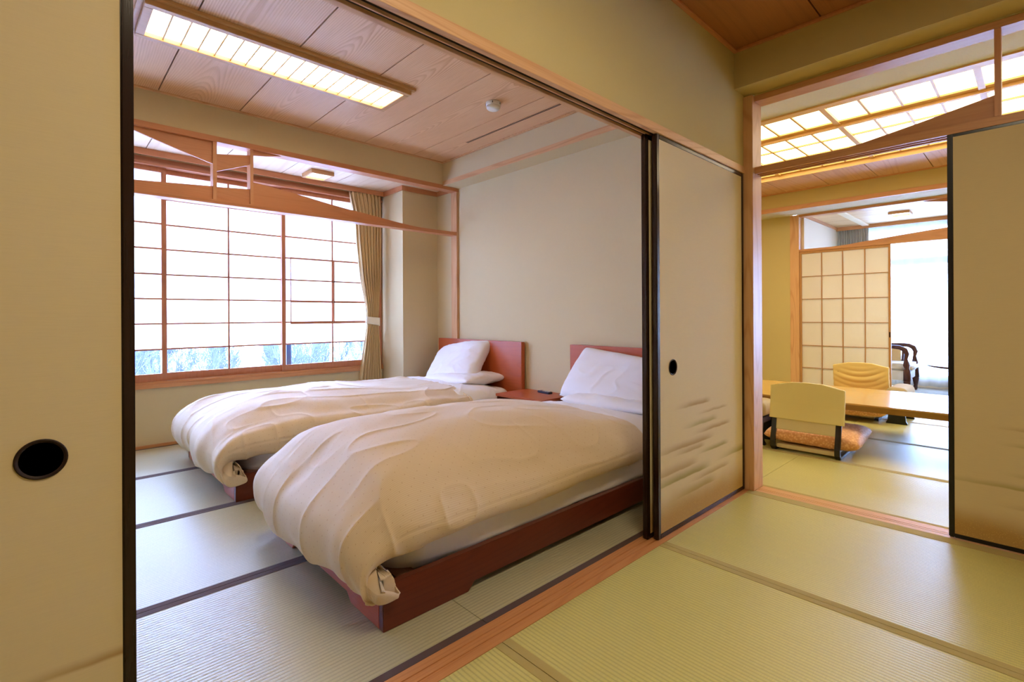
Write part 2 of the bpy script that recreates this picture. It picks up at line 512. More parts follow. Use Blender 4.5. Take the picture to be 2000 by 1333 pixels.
def brocade():
    m = N('ivory ribbed duvet cover')
    uvn = m.n('ShaderNodeTexCoord').outputs['UV']
    u, v, _ = m.xyz(uvn)
    c = lin((222, 202, 172))
    ribw = m.math('SINE', m.math('MULTIPLY', v, 2 * math.pi / 0.0068))
    ribs = m.math('MULTIPLY', m.math('ADD', ribw, 1.0), 0.5)
    col = m.mix(m.math('MULTIPLY', ribs, 0.34), c, lin((198, 166, 118)))
    # small russet motifs on a staggered grid
    g = 0.052
    row = m.math('FLOOR', m.math('DIVIDE', v, g * 0.5))
    par = m.math('MODULO', m.math('ABSOLUTE', row), 2.0)
    fu = m.math('SUBTRACT', m.math('FRACT', m.math('ADD', m.math('DIVIDE', u, g), m.math('MULTIPLY', par, 0.5))), 0.5)
    fv = m.math('SUBTRACT', m.math('FRACT', m.math('DIVIDE', v, g * 0.5)), 0.5)
    d = m.math('SQRT', m.math('ADD', m.math('POWER', m.math('MULTIPLY', fu, g), 2.0), m.math('POWER', m.math('MULTIPLY', fv, g * 0.5), 2.0)))
    dot = m.math('SUBTRACT', 1.0, m.remap(d, 0.0015, 0.0034))
    col = m.mix(m.math('MULTIPLY', dot, 0.36), col, lin((170, 120, 66)))
    w = m.noise(m.obj(), 700, 2)
    h = m.math('ADD', m.math('MULTIPLY', ribs, 0.7), m.math('MULTIPLY', w, 0.4))
    m.bsdf(Base_Color=col, Roughness=0.62, Specular_IOR_Level=0.35, Sheen_Weight=0.25, Normal=m.bump(h, 0.18, 0.0012))
    return m.m
M['brocade'] = brocade()

def seat_silk():
    m = N('orange figured seat cushion')
    v = m.obj()
    c = lin((206, 146, 92))
    vo = m.n('ShaderNodeTexVoronoi', {'Vector': v, 'Scale': 62.0}, feature='F1').outputs[0]
    f = m.remap(vo, 0.25, 0.6)
    col = m.mix(f, lin((226, 176, 124)), c)
    m.bsdf(Base_Color=col, Roughness=0.6, Sheen_Weight=0.2, Normal=m.bump(f, 0.25, 0.001))
    return m.m
M['silk'] = seat_silk()

def stripe_silk(name, a, b):
    m = N(name)
    v = m.obj()
    x, y, z = m.xyz(v)
    f = m.remap(m.noise(m.mapping(v, (60, 4, 4)), 1.0, 2), 0.4, 0.6)
    m.bsdf(Base_Color=m.mix(f, lin(a), lin(b)), Roughness=0.6)
    return m.m
M['armsilk'] = stripe_silk('cream striped upholstery', (232, 226, 214), (214, 204, 182))
M['armback'] = stripe_silk('golden beige upholstery', (216, 184, 128), (196, 160, 104))

# wave-edged boards share an outline helper
def smooth_curve(pts, n=40):
    p, _ = curve_pts(pts, n)
    return [tuple(q) for q in p]

# ================================================================== SETTING
XL, XW = -1.55, 2.95            # left end, headboard wall / partition plane
YN = -2.55                      # wall behind the camera
YA0, YA1 = 1.143, 1.240         # partition between near room and bedroom
YW = 4.655                      # window wall
XB0, XB1 = 2.935, 3.035         # partition between near room and table room
XC0, XC1 = 6.87, 6.97           # partition between table room and sunroom
XS = 8.62                       # sunroom window wall
CZ = 2.452                      # ceiling height

# floor slab with the tatami mats as its pieces
fl = MB().box(XL - 0.1, XC0 + 0.05, YN - 0.1, 5.0, -0.12, -0.03).build('floor', M['dark'])
tag(fl, 'tatami floor of the three rooms with brown and olive cloth borders', 'floor', kind='structure')
fl2 = MB().box(XC0 - 0.02, XS + 0.1, -2.2, 2.12, -0.12, -0.004).build('floor', M['carpet'])
tag(fl2, 'mottled grey beige carpet floor of the bright sunroom', 'floor', kind='structure')

def mat_piece(x0, x1, y0, y1, axis, heri, hw=0.028, gap=0.0012):
    x0 += gap; x1 -= gap; y0 += gap; y1 -= gap
    mt = M['tatamiX'] if axis == 'X' else M['tatamiY']
    o = MB().box(x0, x1, y0, y1, -0.03, 0.0).build('tatami_mat', mt, fl)
    if heri:
        hm = M[heri]
        if axis == 'X':
            for (a, b) in ((y0, y0 + hw), (y1 - hw, y1)):
                MB().box(x0, x1, a, b, -0.005, 0.0012).build('cloth_border', hm, o)
        else:
            for (a, b) in ((x0, x0 + hw), (x1 - hw, x1)):
                MB().box(a, b, y0, y1, -0.005, 0.0012).build('cloth_border', hm, o)
    return o

rows = [1.228, 2.080, 2.950, 3.826, 4.655]
for i in range(4):
    for a, b in ((XL, -0.76), (-0.76, 1.041), (1.041, XW)):
        mat_piece(a, b, rows[i], rows[i + 1], 'X', 'heri_brown')
for a, b in ((XL, -0.79), (-0.79, 0.112), (0.112, 1.014), (1.014, 1.958), (1.958, 2.884)):
    for c, d in ((-0.68, 1.127), (YN, -0.68)):
        mat_piece(a, b, c, d, 'Y', 'heri_olive')
MB().box(2.884, 2.922, YN, 1.127, -0.03, 0.0008).build('edge_board', M['heri_olive'], fl)
cols = [3.035, 3.890, 4.800, 5.760, 6.870]
for i in range(4):
    o1 = 1.158 if i % 2 == 0 else 2.05
    for c, d in ((o1 - 3.6, o1 - 1.8), (o1 - 1.8, o1), (o1, 2.95)):
        mat_piece(cols[i], cols[i + 1], max(c, -2.2), d, 'Y', 'heri_olive', 0.024)

# thresholds with running grooves
def threshold(name, x0, x1, y0, y1, along, grooves, mat, label):
    mb = MB()
    a0, a1 = (y0, y1) if along == 'X' else (x0, x1)
    edges = [a0]
    for g0, g1 in grooves:
        edges += [g0, g1]
    edges.append(a1)
    z0 = -0.03
    for k in range(0, len(edges), 2):
        if along == 'X': mb.box(x0, x1, edges[k], edges[k + 1], z0, 0.001)
        else: mb.box(edges[k], edges[k + 1], y0, y1, z0, 0.001)
    for g0, g1 in grooves:
        if along == 'X': mb.box(x0, x1, g0, g1, z0, -0.002)
        else: mb.box(g0, g1, y0, y1, z0, -0.002)
    return tag(mb.build(name, mat), label, 'threshold', kind='structure')
threshold('trim_1', XL, 2.92, 1.127, 1.228, 'X', ((1.160, 1.166), (1.190, 1.196)), M['sillwood'], 'grooved wooden threshold on the floor between bedroom and near room')
threshold('trim_2', 2.922, 3.035, YN, 1.10, 'Y', ((2.955, 2.960), (2.975, 2.980)), M['cypressY'], 'grooved pale wooden threshold into the table room')
threshold('trim_3', 6.87, 6.97, -2.2, 2.05, 'Y', ((6.90, 6.905), (6.93, 6.935)), M['cypressY'], 'wooden threshold between table room and sunroom')

# ---- partition A : between near room and bedroom
w = MB().box(XL, XB1, 1.150, 1.234, 1.837, CZ + 0.1)
tag(w.build('wall_bedroom_side', M['wall_olive']), 'olive beige wall band above the sliding doors of the bedroom', 'wall', kind='structure')
k = MB()
k.box(XL, XB0, 1.143, 1.166, 1.800, 1.838)
k.box(XL, XB0, 1.166, 1.240, 1.812, 1.838)
k.box(XL, XB0, 1.190, 1.1955, 1.800, 1.812)
k.box(XL, XB0, 1.218, 1.240, 1.800, 1.812)
tag(k.build('trim_4', M['cypressX'], bevel=0.0008), 'long pale wood door head beam with two grooves over the bedroom opening', 'beam', kind='structure')
MB().box(XL + 0.01, XB0 - 0.01, 1.168, 1.2165, 1.8105, 1.8118).build('groove_shade', M['dark'], bpy.data.objects['trim_4'])  # dark strip added for the shade inside the two door grooves
# closing part at the far left of the partition
tag(MB().box(XL - 0.1, -0.84, 1.128, 1.24, 0.0, 1.80).build('wall_bedroom_left_end', M['wall']), 'beige wall end beside the leftmost sliding door', 'wall', kind='structure')

# corner post where the two partitions meet
tag(MB().box(2.905, 3.035, 1.100, 1.240, 0.001, 2.236).build('trim_20', M['cypressZ'], bevel=0.002), 'pale square corner post between bedroom doors and table room opening', 'post', kind='structure')

# ---- partition B : between near room and table room
b = MB().box(2.786, XB0 + 0.005, YN, 1.150, 2.245, CZ + 0.1)
tag(b.build('wall_table_room_bulkhead', M['wall_olive']), 'olive beige boxed bulkhead over the table room opening', 'wall', kind='structure')
tag(MB().box(XB0, XB1, YN, 1.10, 2.237, CZ + 0.1).build('wall_table_room_upper', M['wall_olive']), 'olive wall strip above the openwork transom', 'wall', kind='structure')
tag(MB().box(XB0, XB1, YN, 1.100, 2.204, 2.2365).build('trim_5', M['ranmaY'], bevel=0.001), 'pale wood top rail of the transom to the table room', 'beam', kind='structure')
kb = MB()
kb.box(XB0, 2.953, YN, 1.10, 1.795, 1.832)
kb.box(2.953, XB1, YN, 1.10, 1.806, 1.832)
kb.box(2.975, 2.985, YN, 1.10, 1.795, 1.806)
kb.box(3.012, XB1, YN, 1.10, 1.795, 1.806)
tag(kb.build('trim_6', M['ranmaY'], bevel=0.0008), 'wooden door head beam of the table room opening', 'beam', kind='structure')
tag(MB().box(XB0, XB1, YN, -0.66, 0.001, 1.795).build('wall_table_room_side', M['wall_olive']), 'olive wall beside the black framed sliding door', 'wall', kind='structure')

# ranma of partition B
r = empty('openwork_transom', (2.985, 0.2, 1.832))
tag(r, 'wooden openwork transom with a rising wave board above the table room opening', 'transom')
o = MB().prism([(1.0995, 1.832)] + smooth_curve([(0.90, 1.8325), (0.716, 1.838), (0.610, 1.850), (0.392, 1.886), (0.241, 1.914), (0.1245, 1.936)]) + [(0.1245, 1.832)], 'X', 2.975, 2.990).build('wave_board', M['ranmaY'], r)
local(o, r.location)
o = MB().box(XB0 + 0.002, 3.02, 0.103, 0.124, 1.832, 2.204).build('upright', M['ranmaZ'], r, bevel=0.001); local(o, r.location)
o = MB().prism([(-0.55, 1.832), (-0.55, 1.850)] + smooth_curve([(-0.9, 1.87), (-1.3, 1.92), (-1.6, 1.96)], 12) + [(-1.6, 1.832)], 'X', 2.975, 2.990).build('wave_board', M['ranmaY'], r); local(o, r.location)

# ---- near room shell
tag(MB().box(XL - 0.1, XL, YN, 5.0, -0.05, CZ + 0.1).build('wall_left', M['wall']), 'beige wall at the left end of the rooms', 'wall', kind='structure')
tag(MB().box(XL, XB1, YN - 0.1, YN, -0.05, CZ + 0.1).build('wall_behind_camera', M['wall']), 'beige wall behind the viewer', 'wall', kind='structure')

def ceiling(label, base, mat, boards, gapm=0.0035, th=0.014, zb=CZ):
    """boards: list of (x0,x1,y0,y1)"""
    x0, x1, y0, y1 = base
    c = MB().box(x0, x1, y0, y1, zb + th, zb + th + 0.03).build('ceiling', M['dark'])
    tag(c, label, 'ceiling', kind='structure')
    for (a, b, cc, d) in boards:
        hx, hy = (b - a) / 2 - gapm, (d - cc) / 2 - gapm
        bo = MB().box(-hx, hx, -hy, hy, 0, th).build('ceiling_board', mat, c)
        bo.location = ((a + b) / 2, (cc + d) / 2, zb)
    return c
nb = []
y = YN
ys = [0.724 - 0.47 * i for i in range(-1, 9)]
ys = sorted([v for v in ys if YN + 0.1 < v < 1.1] + [YN, 1.15])
for i in range(len(ys) - 1):
    nb.append((XL, 2.786, ys[i], ys[i + 1]))
ceiling('board ceiling of the near room with shade put into its brown', (XL, 2.786, YN, 1.15), M['ceilN'], nb)
cr = MB()
cr.box(XL, 2.786, 1.128, 1.150, CZ - 0.012, CZ); cr.box(2.764, 2.786, YN, 1.128, CZ - 0.012, CZ)
tag(cr.build('trim_7', M['ranmaX'], bevel=0.002), 'thin brown cornice around the near room ceiling', 'cornice', kind='structure')

# near room ceiling lamp, above and behind the camera
def lamp_box(name, label, x0, x1, y0, y1, z, ncell, pane_mat, frame_w=0.03, drop=0.035, long='X', group=None, low=False):
    base = ((x0 + x1) / 2, (y0 + y1) / 2, z)
    e = empty(name, base)
    tag(e, label, 'ceiling lamp', group)
    f = MB()
    f.box(x0, x1, y0, y0 + frame_w, z - drop, z); f.box(x0, x1, y1 - frame_w, y1, z - drop, z)
    f.box(x0, x0 + frame_w, y0 + frame_w, y1 - frame_w, z - drop, z); f.box(x1 - frame_w, x1, y0 + frame_w, y1 - frame_w, z - drop, z)
    local(f.build('frame', M['lampwood'], e, bevel=0.002), base)
    a0, a1 = (x0 + frame_w, x1 - frame_w) if long == 'X' else (y0 + frame_w, y1 - frame_w)
    st = (a1 - a0) / ncell
    for i in range(ncell):
        p = MB(); zz = z - (drop * 0.97 if low else drop * 0.45)
        if long == 'X': p.box(a0 + i * st, a0 + (i + 1) * st, y0 + frame_w, y1 - frame_w, zz, zz + 0.004)
        else: p.box(x0 + frame_w, x1 - frame_w, a0 + i * st, a0 + (i + 1) * st, zz, zz + 0.004)
        local(p.build('paper_pane', pane_mat, e), base)
    for i in range(1, ncell):
        p = MB(); zz = z - drop * 0.45 - 0.006
        if long == 'X': p.box(a0 + i * st - 0.0038, a0 + i * st + 0.0038, y0 + frame_w, y1 - frame_w, zz - 0.008, zz + 0.005)
        else: p.box(x0 + frame_w, x1 - frame_w, a0 + i * st - 0.002, a0 + i * st + 0.002, zz, zz + 0.005)
        local(p.build('lattice_bar', M['lampwoodY'], e), base)
    return e
lamp_box('ceiling_lamp', 'paper ceiling lamp of the near room above the viewer', 0.25, 1.35, -0.30, 0.14, CZ, 12, M['lampN'], drop=0.05, low=True)

# ---- bedroom shell
tag(MB().box(XW, XW + 0.085, 1.24, 5.0, -0.05, CZ + 0.1).build('wall_headboard_side', M['wall']), 'beige cloth wall behind the two headboards', 'wall', kind='structure')
tag(MB().box(2.546, XW, 4.246, YW + 0.3, 0.0, 2.27).build('wall_column', M['wall']), 'beige boxed column in the corner between curtain and headboard', 'wall', kind='structure')
bb = MB().box(2.767, XW, 1.24, 3.88, 2.236, CZ + 0.02).build('wall_headboard_bulkhead', M['wall'])
tag(bb, 'beige boxed bulkhead along the ceiling over the headboards', 'wall', kind='structure')
tag(MB().box(2.760, 2.775, 1.24, 3.88, 2.2345, 2.2745).build('trim_8', M['cypressY'], bevel=0.002), 'pale wood strip along the lower edge of the bulkhead over the beds', 'trim', kind='structure')
tag(MB().box(XL, XW, 3.880, 3.970, 2.242, CZ + 0.03).build('wall_alcove_band', M['wall']), 'beige wall band between bedroom ceiling and window alcove', 'wall', kind='structure')
brd = []
xs = [1.9545 + 0.4722 * i for i in range(-8, 2)]
xs = [v for v in xs if v > XL + 0.1]
xs = [XL] + xs + [2.767]
xs = sorted(set(xs))
for i in range(len(xs) - 1):
    brd.append((xs[i], xs[i + 1], 1.234, 3.88))
ceiling('cedar board ceiling of the bedroom with flame grain', (XL, 2.767, 1.234, 3.88), M['ceilY'], brd)
cr = MB()
cr.box(XL, 2.767, 3.856, 3.880, CZ - 0.010, CZ); cr.box(2.743, 2.767, 1.24, 3.856, CZ - 0.010, CZ)
tag(cr.build('trim_9', M['cypressX'], bevel=0.002), 'thin wooden cornice around the bedroom ceiling', 'cornice', kind='structure')

# alcove in front of the window
ab = []
xs = sorted([v for v in [0.562 + 0.4845 * i for i in range(-5, 5)] if XL + 0.1 < v < 2.5] + [XL, 2.95])
for i in range(len(xs) - 1):
    ab.append((xs[i], xs[i + 1], 3.97, 4.62))
ceiling('lower pale board ceiling of the window alcove', (XL, 2.95, 3.97, 4.95), wood('alcove ceiling boards', (236, 214, 184), (214, 180, 140), 'Y', rings=4, stretch=9, scale=3, line=0.35), ab, zb=2.268)
cr = MB()
cr.box(XL, 2.546, 4.592, 4.610, 2.222, 2.2685)
cr.box(2.531, 2.546, 4.231, 4.592, 2.222, 2.2685)
cr.box(2.546, XW, 4.231, 4.246, 2.222, 2.2685)
cr.box(2.935, XW, 3.97, 4.231, 2.222, 2.2685)
tag(cr.build('trim_10', M['ranmaX'], bevel=0.001), 'wooden cornice and curtain pelmet around the alcove ceiling', 'cornice', kind='structure')

# post and beams of the bedroom transom
tag(MB().box(2.925, 2.953, 3.880, 3.970, 0.0, 2.207).build('trim_22', M['cypressZ'], bevel=0.001), 'slim pale post on the headboard wall between the beds and the alcove', 'post', kind='structure')
tag(MB().box(XL, XW, 3.878, 3.972, 2.206, 2.2435).build('trim_11', M['ranmaX'], bevel=0.001), 'wooden top rail of the bedroom transom', 'beam', kind='structure')
lk = MB()
lk.box(XL, 2.926, 3.880, 3.970, 1.779, 1.7905); lk.box(XL, 2.926, 3.8825, 3.970, 1.7905, 1.794); lk.box(XL, 2.926, 3.880, 3.970, 1.794, 1.809)
tag(lk.build('trim_12', M['ranmaX']), 'wooden lower rail of the bedroom transom with a fine groove', 'beam', kind='structure')
r = empty('openwork_transom', (1.0, 3.92, 1.809))
tag(r, 'openwork transom of wave edged boards and two uprights in front of the bedroom window', 'transom')
def tb(pts, y0=3.905, y1=3.918):
    o = MB().prism(pts, 'Y', y0, y1).build('wave_board', M['ranmaX'], r); local(o, r.location); return o
tb([(XL + 0.02, 1.809)] + smooth_curve([(XL + 0.02, 1.83), (-0.8, 1.835), (0.0, 1.846), (0.41, 1.868), (0.73, 1.893), (0.851, 1.902)], 24) + [(0.851, 1.809)])
tb([(0.871, 1.809), (0.871, 1.901), (1.086, 1.921), (1.086, 1.809)])
tb([(1.104, 1.809)] + smooth_curve([(1.104, 1.974), (1.25, 1.960), (1.471, 1.932), (1.732, 1.895), (2.047, 1.860), (2.377, 1.824), (2.62, 1.8095)], 30))
tb([(0.30, 2.206)] + smooth_curve([(0.34, 2.199), (0.41, 2.182), (0.60, 2.125), (0.851, 2.056)], 16) + [(0.851, 2.206)])
tb([(0.871, 2.007), (0.871, 2.128), (1.086, 2.165), (1.086, 2.095)])
tb([(1.104, 2.206), (1.104, 2.168), (1.20, 2.182), (1.31, 2.206)])
for a, b_ in ((0.849, 0.873), (1.084, 1.105)):
    o = MB().box(a, b_, 3.886, 3.964, 1.809, 2.206).build('upright', M['ranmaZ'], r, bevel=0.001); local(o, r.location)

# ---- window wall of the bedroom
WX0, WX1 = -1.10, 2.50
ww = MB()
ww.box(XL, XW, YW, 4.95, -0.05, 0.452)
ww.box(XL, WX0, YW, 4.95, 0.452, 2.30)
ww.box(WX1, 2.60, YW + 0.02, 4.95, 0.452, 2.30)
ww.box(XL, XW, 4.66, 4.95, 2.225, 2.32)
tag(ww.build('wall_window_side', M['wall']), 'beige wall under and beside the bedroom window', 'wall', kind='structure')
tag(MB().box(XL, 2.546, YW - 0.012, YW, 0.001, 0.024).build('baseboard_window_side', M['sillwood'], bevel=0.002), 'thin orange wooden baseboard under the bedroom window', 'baseboard', kind='structure')

win = empty('window_1', (0.7, 4.70, 0.455))
tag(win, 'wide bedroom window of wooden paper sashes with clear lower panes', 'window', kind='structure')
def wp(mb, name, mat, parent=win, bevel=0.0):
    o = mb.build(name, mat, parent, bevel=bevel)
    if parent is win: local(o, win.location)
    else: local(o, win.location)
    return o
wp(MB().box(WX0, 2.546, YW - 0.022, YW + 0.15, 0.454, 0.486), 'window_sill', M['sillwood'], bevel=0.002)
wp(MB().box(WX0, 2.546, YW - 0.010, YW + 0.15, 0.486, 0.503), 'window_sill', M['sillwood'])
wp(MB().box(WX0, 2.546, YW - 0.015, YW + 0.13, 2.165, 2.185), 'window_head', M['sashwoodX'])
wp(MB().box(WX0, 2.546, YW + 0.005, YW + 0.13, 2.185, 2.225), 'window_head', M['sashwoodX'])
wp(MB().box(WX1, WX1 + 0.04, YW, YW + 0.14, 0.503, 2.165), 'window_jamb', M['sashwood'])
rowz = [0.559, 0.747, 0.946, 1.141, 1.334, 1.532, 1.727, 1.928, 2.128]
def sash(x0, x1, y, xm, lowglass=True, stile=0.033):
    """wooden sash with lattice, one paper pane per cell, bottom row glass"""
    t = 0.012
    f = MB()
    f.box(x0, x0 + stile, y - t, y + t, 0.503, 2.165); f.box(x1 - stile, x1, y - t, y + t, 0.503, 2.165)
    f.box(x0 + stile, x1 - stile, y - t, y + t, 0.503, rowz[0]); f.box(x0 + stile, x1 - stile, y - t, y + t, rowz[-1], 2.165)
    s = f.build('sash', M['sashwood'], win, bevel=0.001)
    a, b = x0 + stile, x1 - stile
    l = MB()
    for z in rowz[1:-1]:
        l.box(a, b, y - 0.012, y + 0.003, z - 0.0065, z + 0.0065)
    l.box(xm - 0.0065, xm + 0.0065, y - 0.008, y + 0.002, rowz[0], rowz[-1])
    lo = l.build('lattice', M['sashwood'], s)
    for i in range(8):
        for (c, d) in ((a, xm), (xm, b)):
            mat = M['glass'] if i == 0 else M['win_paper']
            p = MB().box(c, d, y + 0.0035, y + 0.005, rowz[i], rowz[i + 1]).build('glass_pane' if i == 0 else 'paper_pane', mat, s)
            local(p, win.location)
    local(s, win.location); local(lo, win.location)
    return s
sash(-1.10, -0.17, 4.735, -0.64)
sash(-0.20, 0.702, 4.700, 0.25)
sash(0.668, 1.602, 4.735, 1.146)
sash(1.566, 2.50, 4.700, 2.036)
# raisable inner paper frame on the right sash
s = MB()
s.box(1.644, 2.49, 4.676, 4.688, 1.527, 1.541); s.box(1.640, 2.49, 4.676, 4.688, 0.928, 0.942)
s.box(1.638, 1.644, 4.676, 4.688, 0.928, 1.541)
for z in (1.332, 1.133):
    s.box(1.644, 2.49, 4.678, 4.686, z - 0.0060, z + 0.0060)
s.box(2.039, 2.051, 4.678, 4.686, 0.942, 1.527)
local(s.build('raising_frame', M['sashwood'], win), win.location)
# outer aluminium window
oa = MB()
for x in (-1.0, 0.34, 1.661, 2.45):
    oa.box(x, x + 0.042, 4.86, 4.90, 0.47, 2.2)
oa.box(WX0, WX1, 4.86, 4.90, 0.47, 0.50); oa.box(WX0, WX1, 4.86, 4.90, 2.17, 2.2)
local(oa.build('outer_frame', M['alu'], win), win.location)

# ---- bedroom curtain
ct = empty('curtain', (2.40, 4.60, 0.06))
tag(ct, 'beige pleated curtain tied back beside the bedroom window', 'curtain')
zs = np.linspace(2.222, 0.06, 110)
zk = [2.222, 1.90, 1.745, 1.394, 1.09, 0.99, 0.95, 0.90, 0.70, 0.40, 0.06]
lk_ = [2.170, 2.235, 2.245, 2.285, 2.345, 2.352, 2.352, 2.352, 2.325, 2.275, 2.255]
rk_ = [2.500, 2.505, 2.506, 2.500, 2.486, 2.480, 2.478, 2.480, 2.492, 2.505, 2.508]
m_ = 260
u = np.linspace(0, 1, m_)
P = np.zeros((len(zs), m_, 3))
for i, z in enumerate(zs):
    l = np.interp(-z, [-q for q in zk], lk_); rr = np.interp(-z, [-q for q in zk], rk_)
    wd = rr - l
    amp = 0.022 * min(1, wd / 0.30) + 0.003
    if abs(z - 0.95) < 0.09: amp *= 0.35 + 0.65 * abs(z - 0.95) / 0.09
    fold = np.sin(u * 2 * np.pi * 8 + 0.6 * np.sin(z * 2.1)) + 0.35 * np.sin(u * 2 * np.pi * 23 + 1.3 + z)
    top = max(0, (z - 2.05) / 0.17)
    P[i, :, 0] = l + wd * (u + 0.012 * np.sin(u * 2 * np.pi * 8 + 1.5))
    P[i, :, 1] = 4.615 + amp * fold * (1 - 0.3 * top) - 0.012 * np.sin(np.pi * u)
    P[i, :, 2] = z
P -= np.array(ct.location)
cp = grid_mesh('drape', P, M['drape'], ct)
cp.modifiers.new('thickness', 'SOLIDIFY').thickness = 0.002
zt = np.linspace(-0.038, 0.038, 7)
th = np.linspace(0, 2 * np.pi, 40)
P = np.zeros((40, 7, 3))
for i, a in enumerate(th):
    P[i, :, 0] = 2.416 + 0.078 * np.sign(np.cos(a)) * abs(np.cos(a)) ** 0.8
    P[i, :, 1] = 4.609 + 0.028 * np.sin(a)
    P[i, :, 2] = 0.95 + zt * (1 + 0.1 * np.cos(a)) - 0.012 * np.cos(a)
P -= np.array(ct.location)
tie = grid_mesh('tieback', P, fabric('pale cream tieback', (236, 226, 204)), ct)
tie.modifiers.new('thickness', 'SOLIDIFY').thickness = 0.003

# ---- table room shell
tag(MB().box(XB1, XS, 2.95, 3.05, -0.05, CZ + 0.15).build('wall_table_room_end', M['wall_olive']), 'olive wall at the left end of the table room', 'wall', kind='structure')
tag(MB().box(XB1, XS, -2.3, -2.2, -0.05, CZ + 0.15).build('wall_right', M['wall_olive']), 'olive wall at the right end of the table room and sunroom', 'wall', kind='structure')
tag(MB().box(XC0, XC1, 2.150, 2.95, 0, CZ + 0.1).build('wall_sunroom_side', M['wall_olive']), 'olive wall left of the paper screen in the table room', 'wall', kind='structure')
tag(MB().box(XC0 - 0.004, XC1, 2.048, 2.150, 0, 2.236).build('trim_21', M['cypressZ'], bevel=0.001), 'brown wooden post beside the paper screen', 'post', kind='structure')
tag(MB().box(XC0, XC1, -2.2, 2.048, 2.236, CZ + 0.1).build('wall_sunroom_upper', M['wall_olive']), 'wall strip above the sunroom transom', 'wall', kind='structure')
tag(MB().box(6.46, XC0, -2.2, 2.95, 2.262, CZ + 0.05).build('wall_sunroom_bulkhead', M['wall_olive']), 'olive boxed bulkhead over the sunroom opening', 'wall', kind='structure')
tag(MB().box(6.478, XC0, -2.2, 2.95, 2.238, 2.262).build('wall_sunroom_soffit', M['soffit']), 'grey speckled underside of the bulkhead before the sunroom', 'soffit', kind='structure')
tag(MB().box(6.452, 6.478, -2.2, 2.95, 2.232, 2.282).build('trim_13', M['ranmaY'], bevel=0.002), 'brown wood strip along the bulkhead in the table room', 'trim', kind='structure')
tag(MB().box(XC0, XC1, -2.2, 2.048, 2.208, 2.236).build('trim_14', M['ranmaY']), 'wooden top rail of the sunroom transom', 'beam', kind='structure')
tag(MB().box(XC0, XC1, -2.2, 2.048, 1.775, 1.803).build('trim_15', M['ranmaY']), 'wooden door head beam of the sunroom opening', 'beam', kind='structure')
r = empty('openwork_transom', (6.92, 1.0, 1.803))
tag(r, 'wooden transom with a low wave board above the paper screen of the sunroom', 'transom')
o = MB().prism([(2.047, 1.803)] + smooth_curve([(1.95, 1.804), (1.612, 1.812), (1.323, 1.842), (0.95, 1.878), (0.653, 1.903), (0.2, 1.93), (-0.3, 1.94)], 30) + [(-0.3, 1.803)], 'X', 6.91, 6.925).build('wave_board', M['ranmaY'], r); local(o, r.location)
o = MB().prism([(0.86, 2.208), (0.652, 2.173), (0.2, 2.12), (-0.3, 2.09), (-0.3, 2.208)], 'X', 6.91, 6.925).build('wave_board', M['ranmaY'], r); local(o, r.location)

# ceiling of the table room with lamp coffer
CX0, CX1 = 3.925, 5.79
tb_ = []
ysj = sorted([v for v in [2.055 - 0.449 * i for i in range(-2, 10)] if -2.1 < v < 2.9] + [-2.2, 2.95])
for i in range(len(ysj) - 1):
    tb_.append((CX1, 6.46, ysj[i], ysj[i + 1]))
tc = ceiling('board ceiling of the table room beyond the lamp coffer', (CX1, 6.46, -2.2, 2.95), M['ceilX'], tb_)
tag(MB().box(XB1, CX0, -2.2, 2.95, CZ, CZ + 0.03).build('ceiling', M['soffit']), 'speckled grey plaster ceiling between transom and lamp coffer', 'ceiling', kind='structure')
cf = MB()
cf.box(CX1 - 0.012, CX1, -2.2, 2.95, CZ - 0.001, CZ + 0.10)
cf.box(CX0, CX0 + 0.065, -2.2, 2.95, CZ - 0.012, CZ + 0.10)
tag(cf.build('trim_16', M['lampwoodY']), 'glowing yellow wooden sides of the long lamp coffer', 'trim', kind='structure')
tag(MB().box(XB1, 6.50, -2.3, 3.05, CZ + 0.10, CZ + 0.13).build('ceiling', M['dark']), 'dark back of the lamp coffer', 'ceiling', kind='structure')
tag(MB().box(6.43, 6.452, -2.2, 2.95, CZ - 0.012, CZ + 0.002).build('trim_17', M['ranmaY']), 'thin cornice of the table room ceiling', 'cornice', kind='structure')
LZ = 2.502
ll = empty('ceiling_lamp', (4.88, 0.4, LZ))
tag(ll, 'huge lit paper grid lamp set in the table room ceiling coffer', 'ceiling lamp')
lam = []
bays = [2.12 - 0.828 * i for i in range(-1, 6)]      # big cross beams
rowsx = [(4.160, 4.515), (4.660, 4.938), (4.952, 5.285), (5.405, 5.74)]
def lp(mb, name, mat):
    o = mb.build(name, mat, ll); local(o, ll.location); return o
y0l, y1l = -2.18, 2.94
for a, b_ in ((4.06, 4.160), (4.515, 4.660), (5.285, 5.405), (5.74, 5.776)):
    lp(MB().box(a, b_, y0l, y1l, LZ - 0.006, LZ + 0.02), 'long_beam', M['lampwoodY'])
lp(MB().box(4.57, 4.60, y0l, y1l, LZ - 0.03, LZ - 0.006), 'long_beam', M['lampwoodY'])
bigs = [1.078 + 0.828 * i for i in range(-4, 3)]
for yb in bigs:
    if y0l < yb < y1l:
        lp(MB().box(4.06, 5.776, yb - 0.018, yb + 0.018, LZ - 0.016, LZ + 0.02), 'cross_beam', M['lampwoodY'])
edges = sorted([q for q in bigs if y0l < q < y1l] + [y0l, y1l])
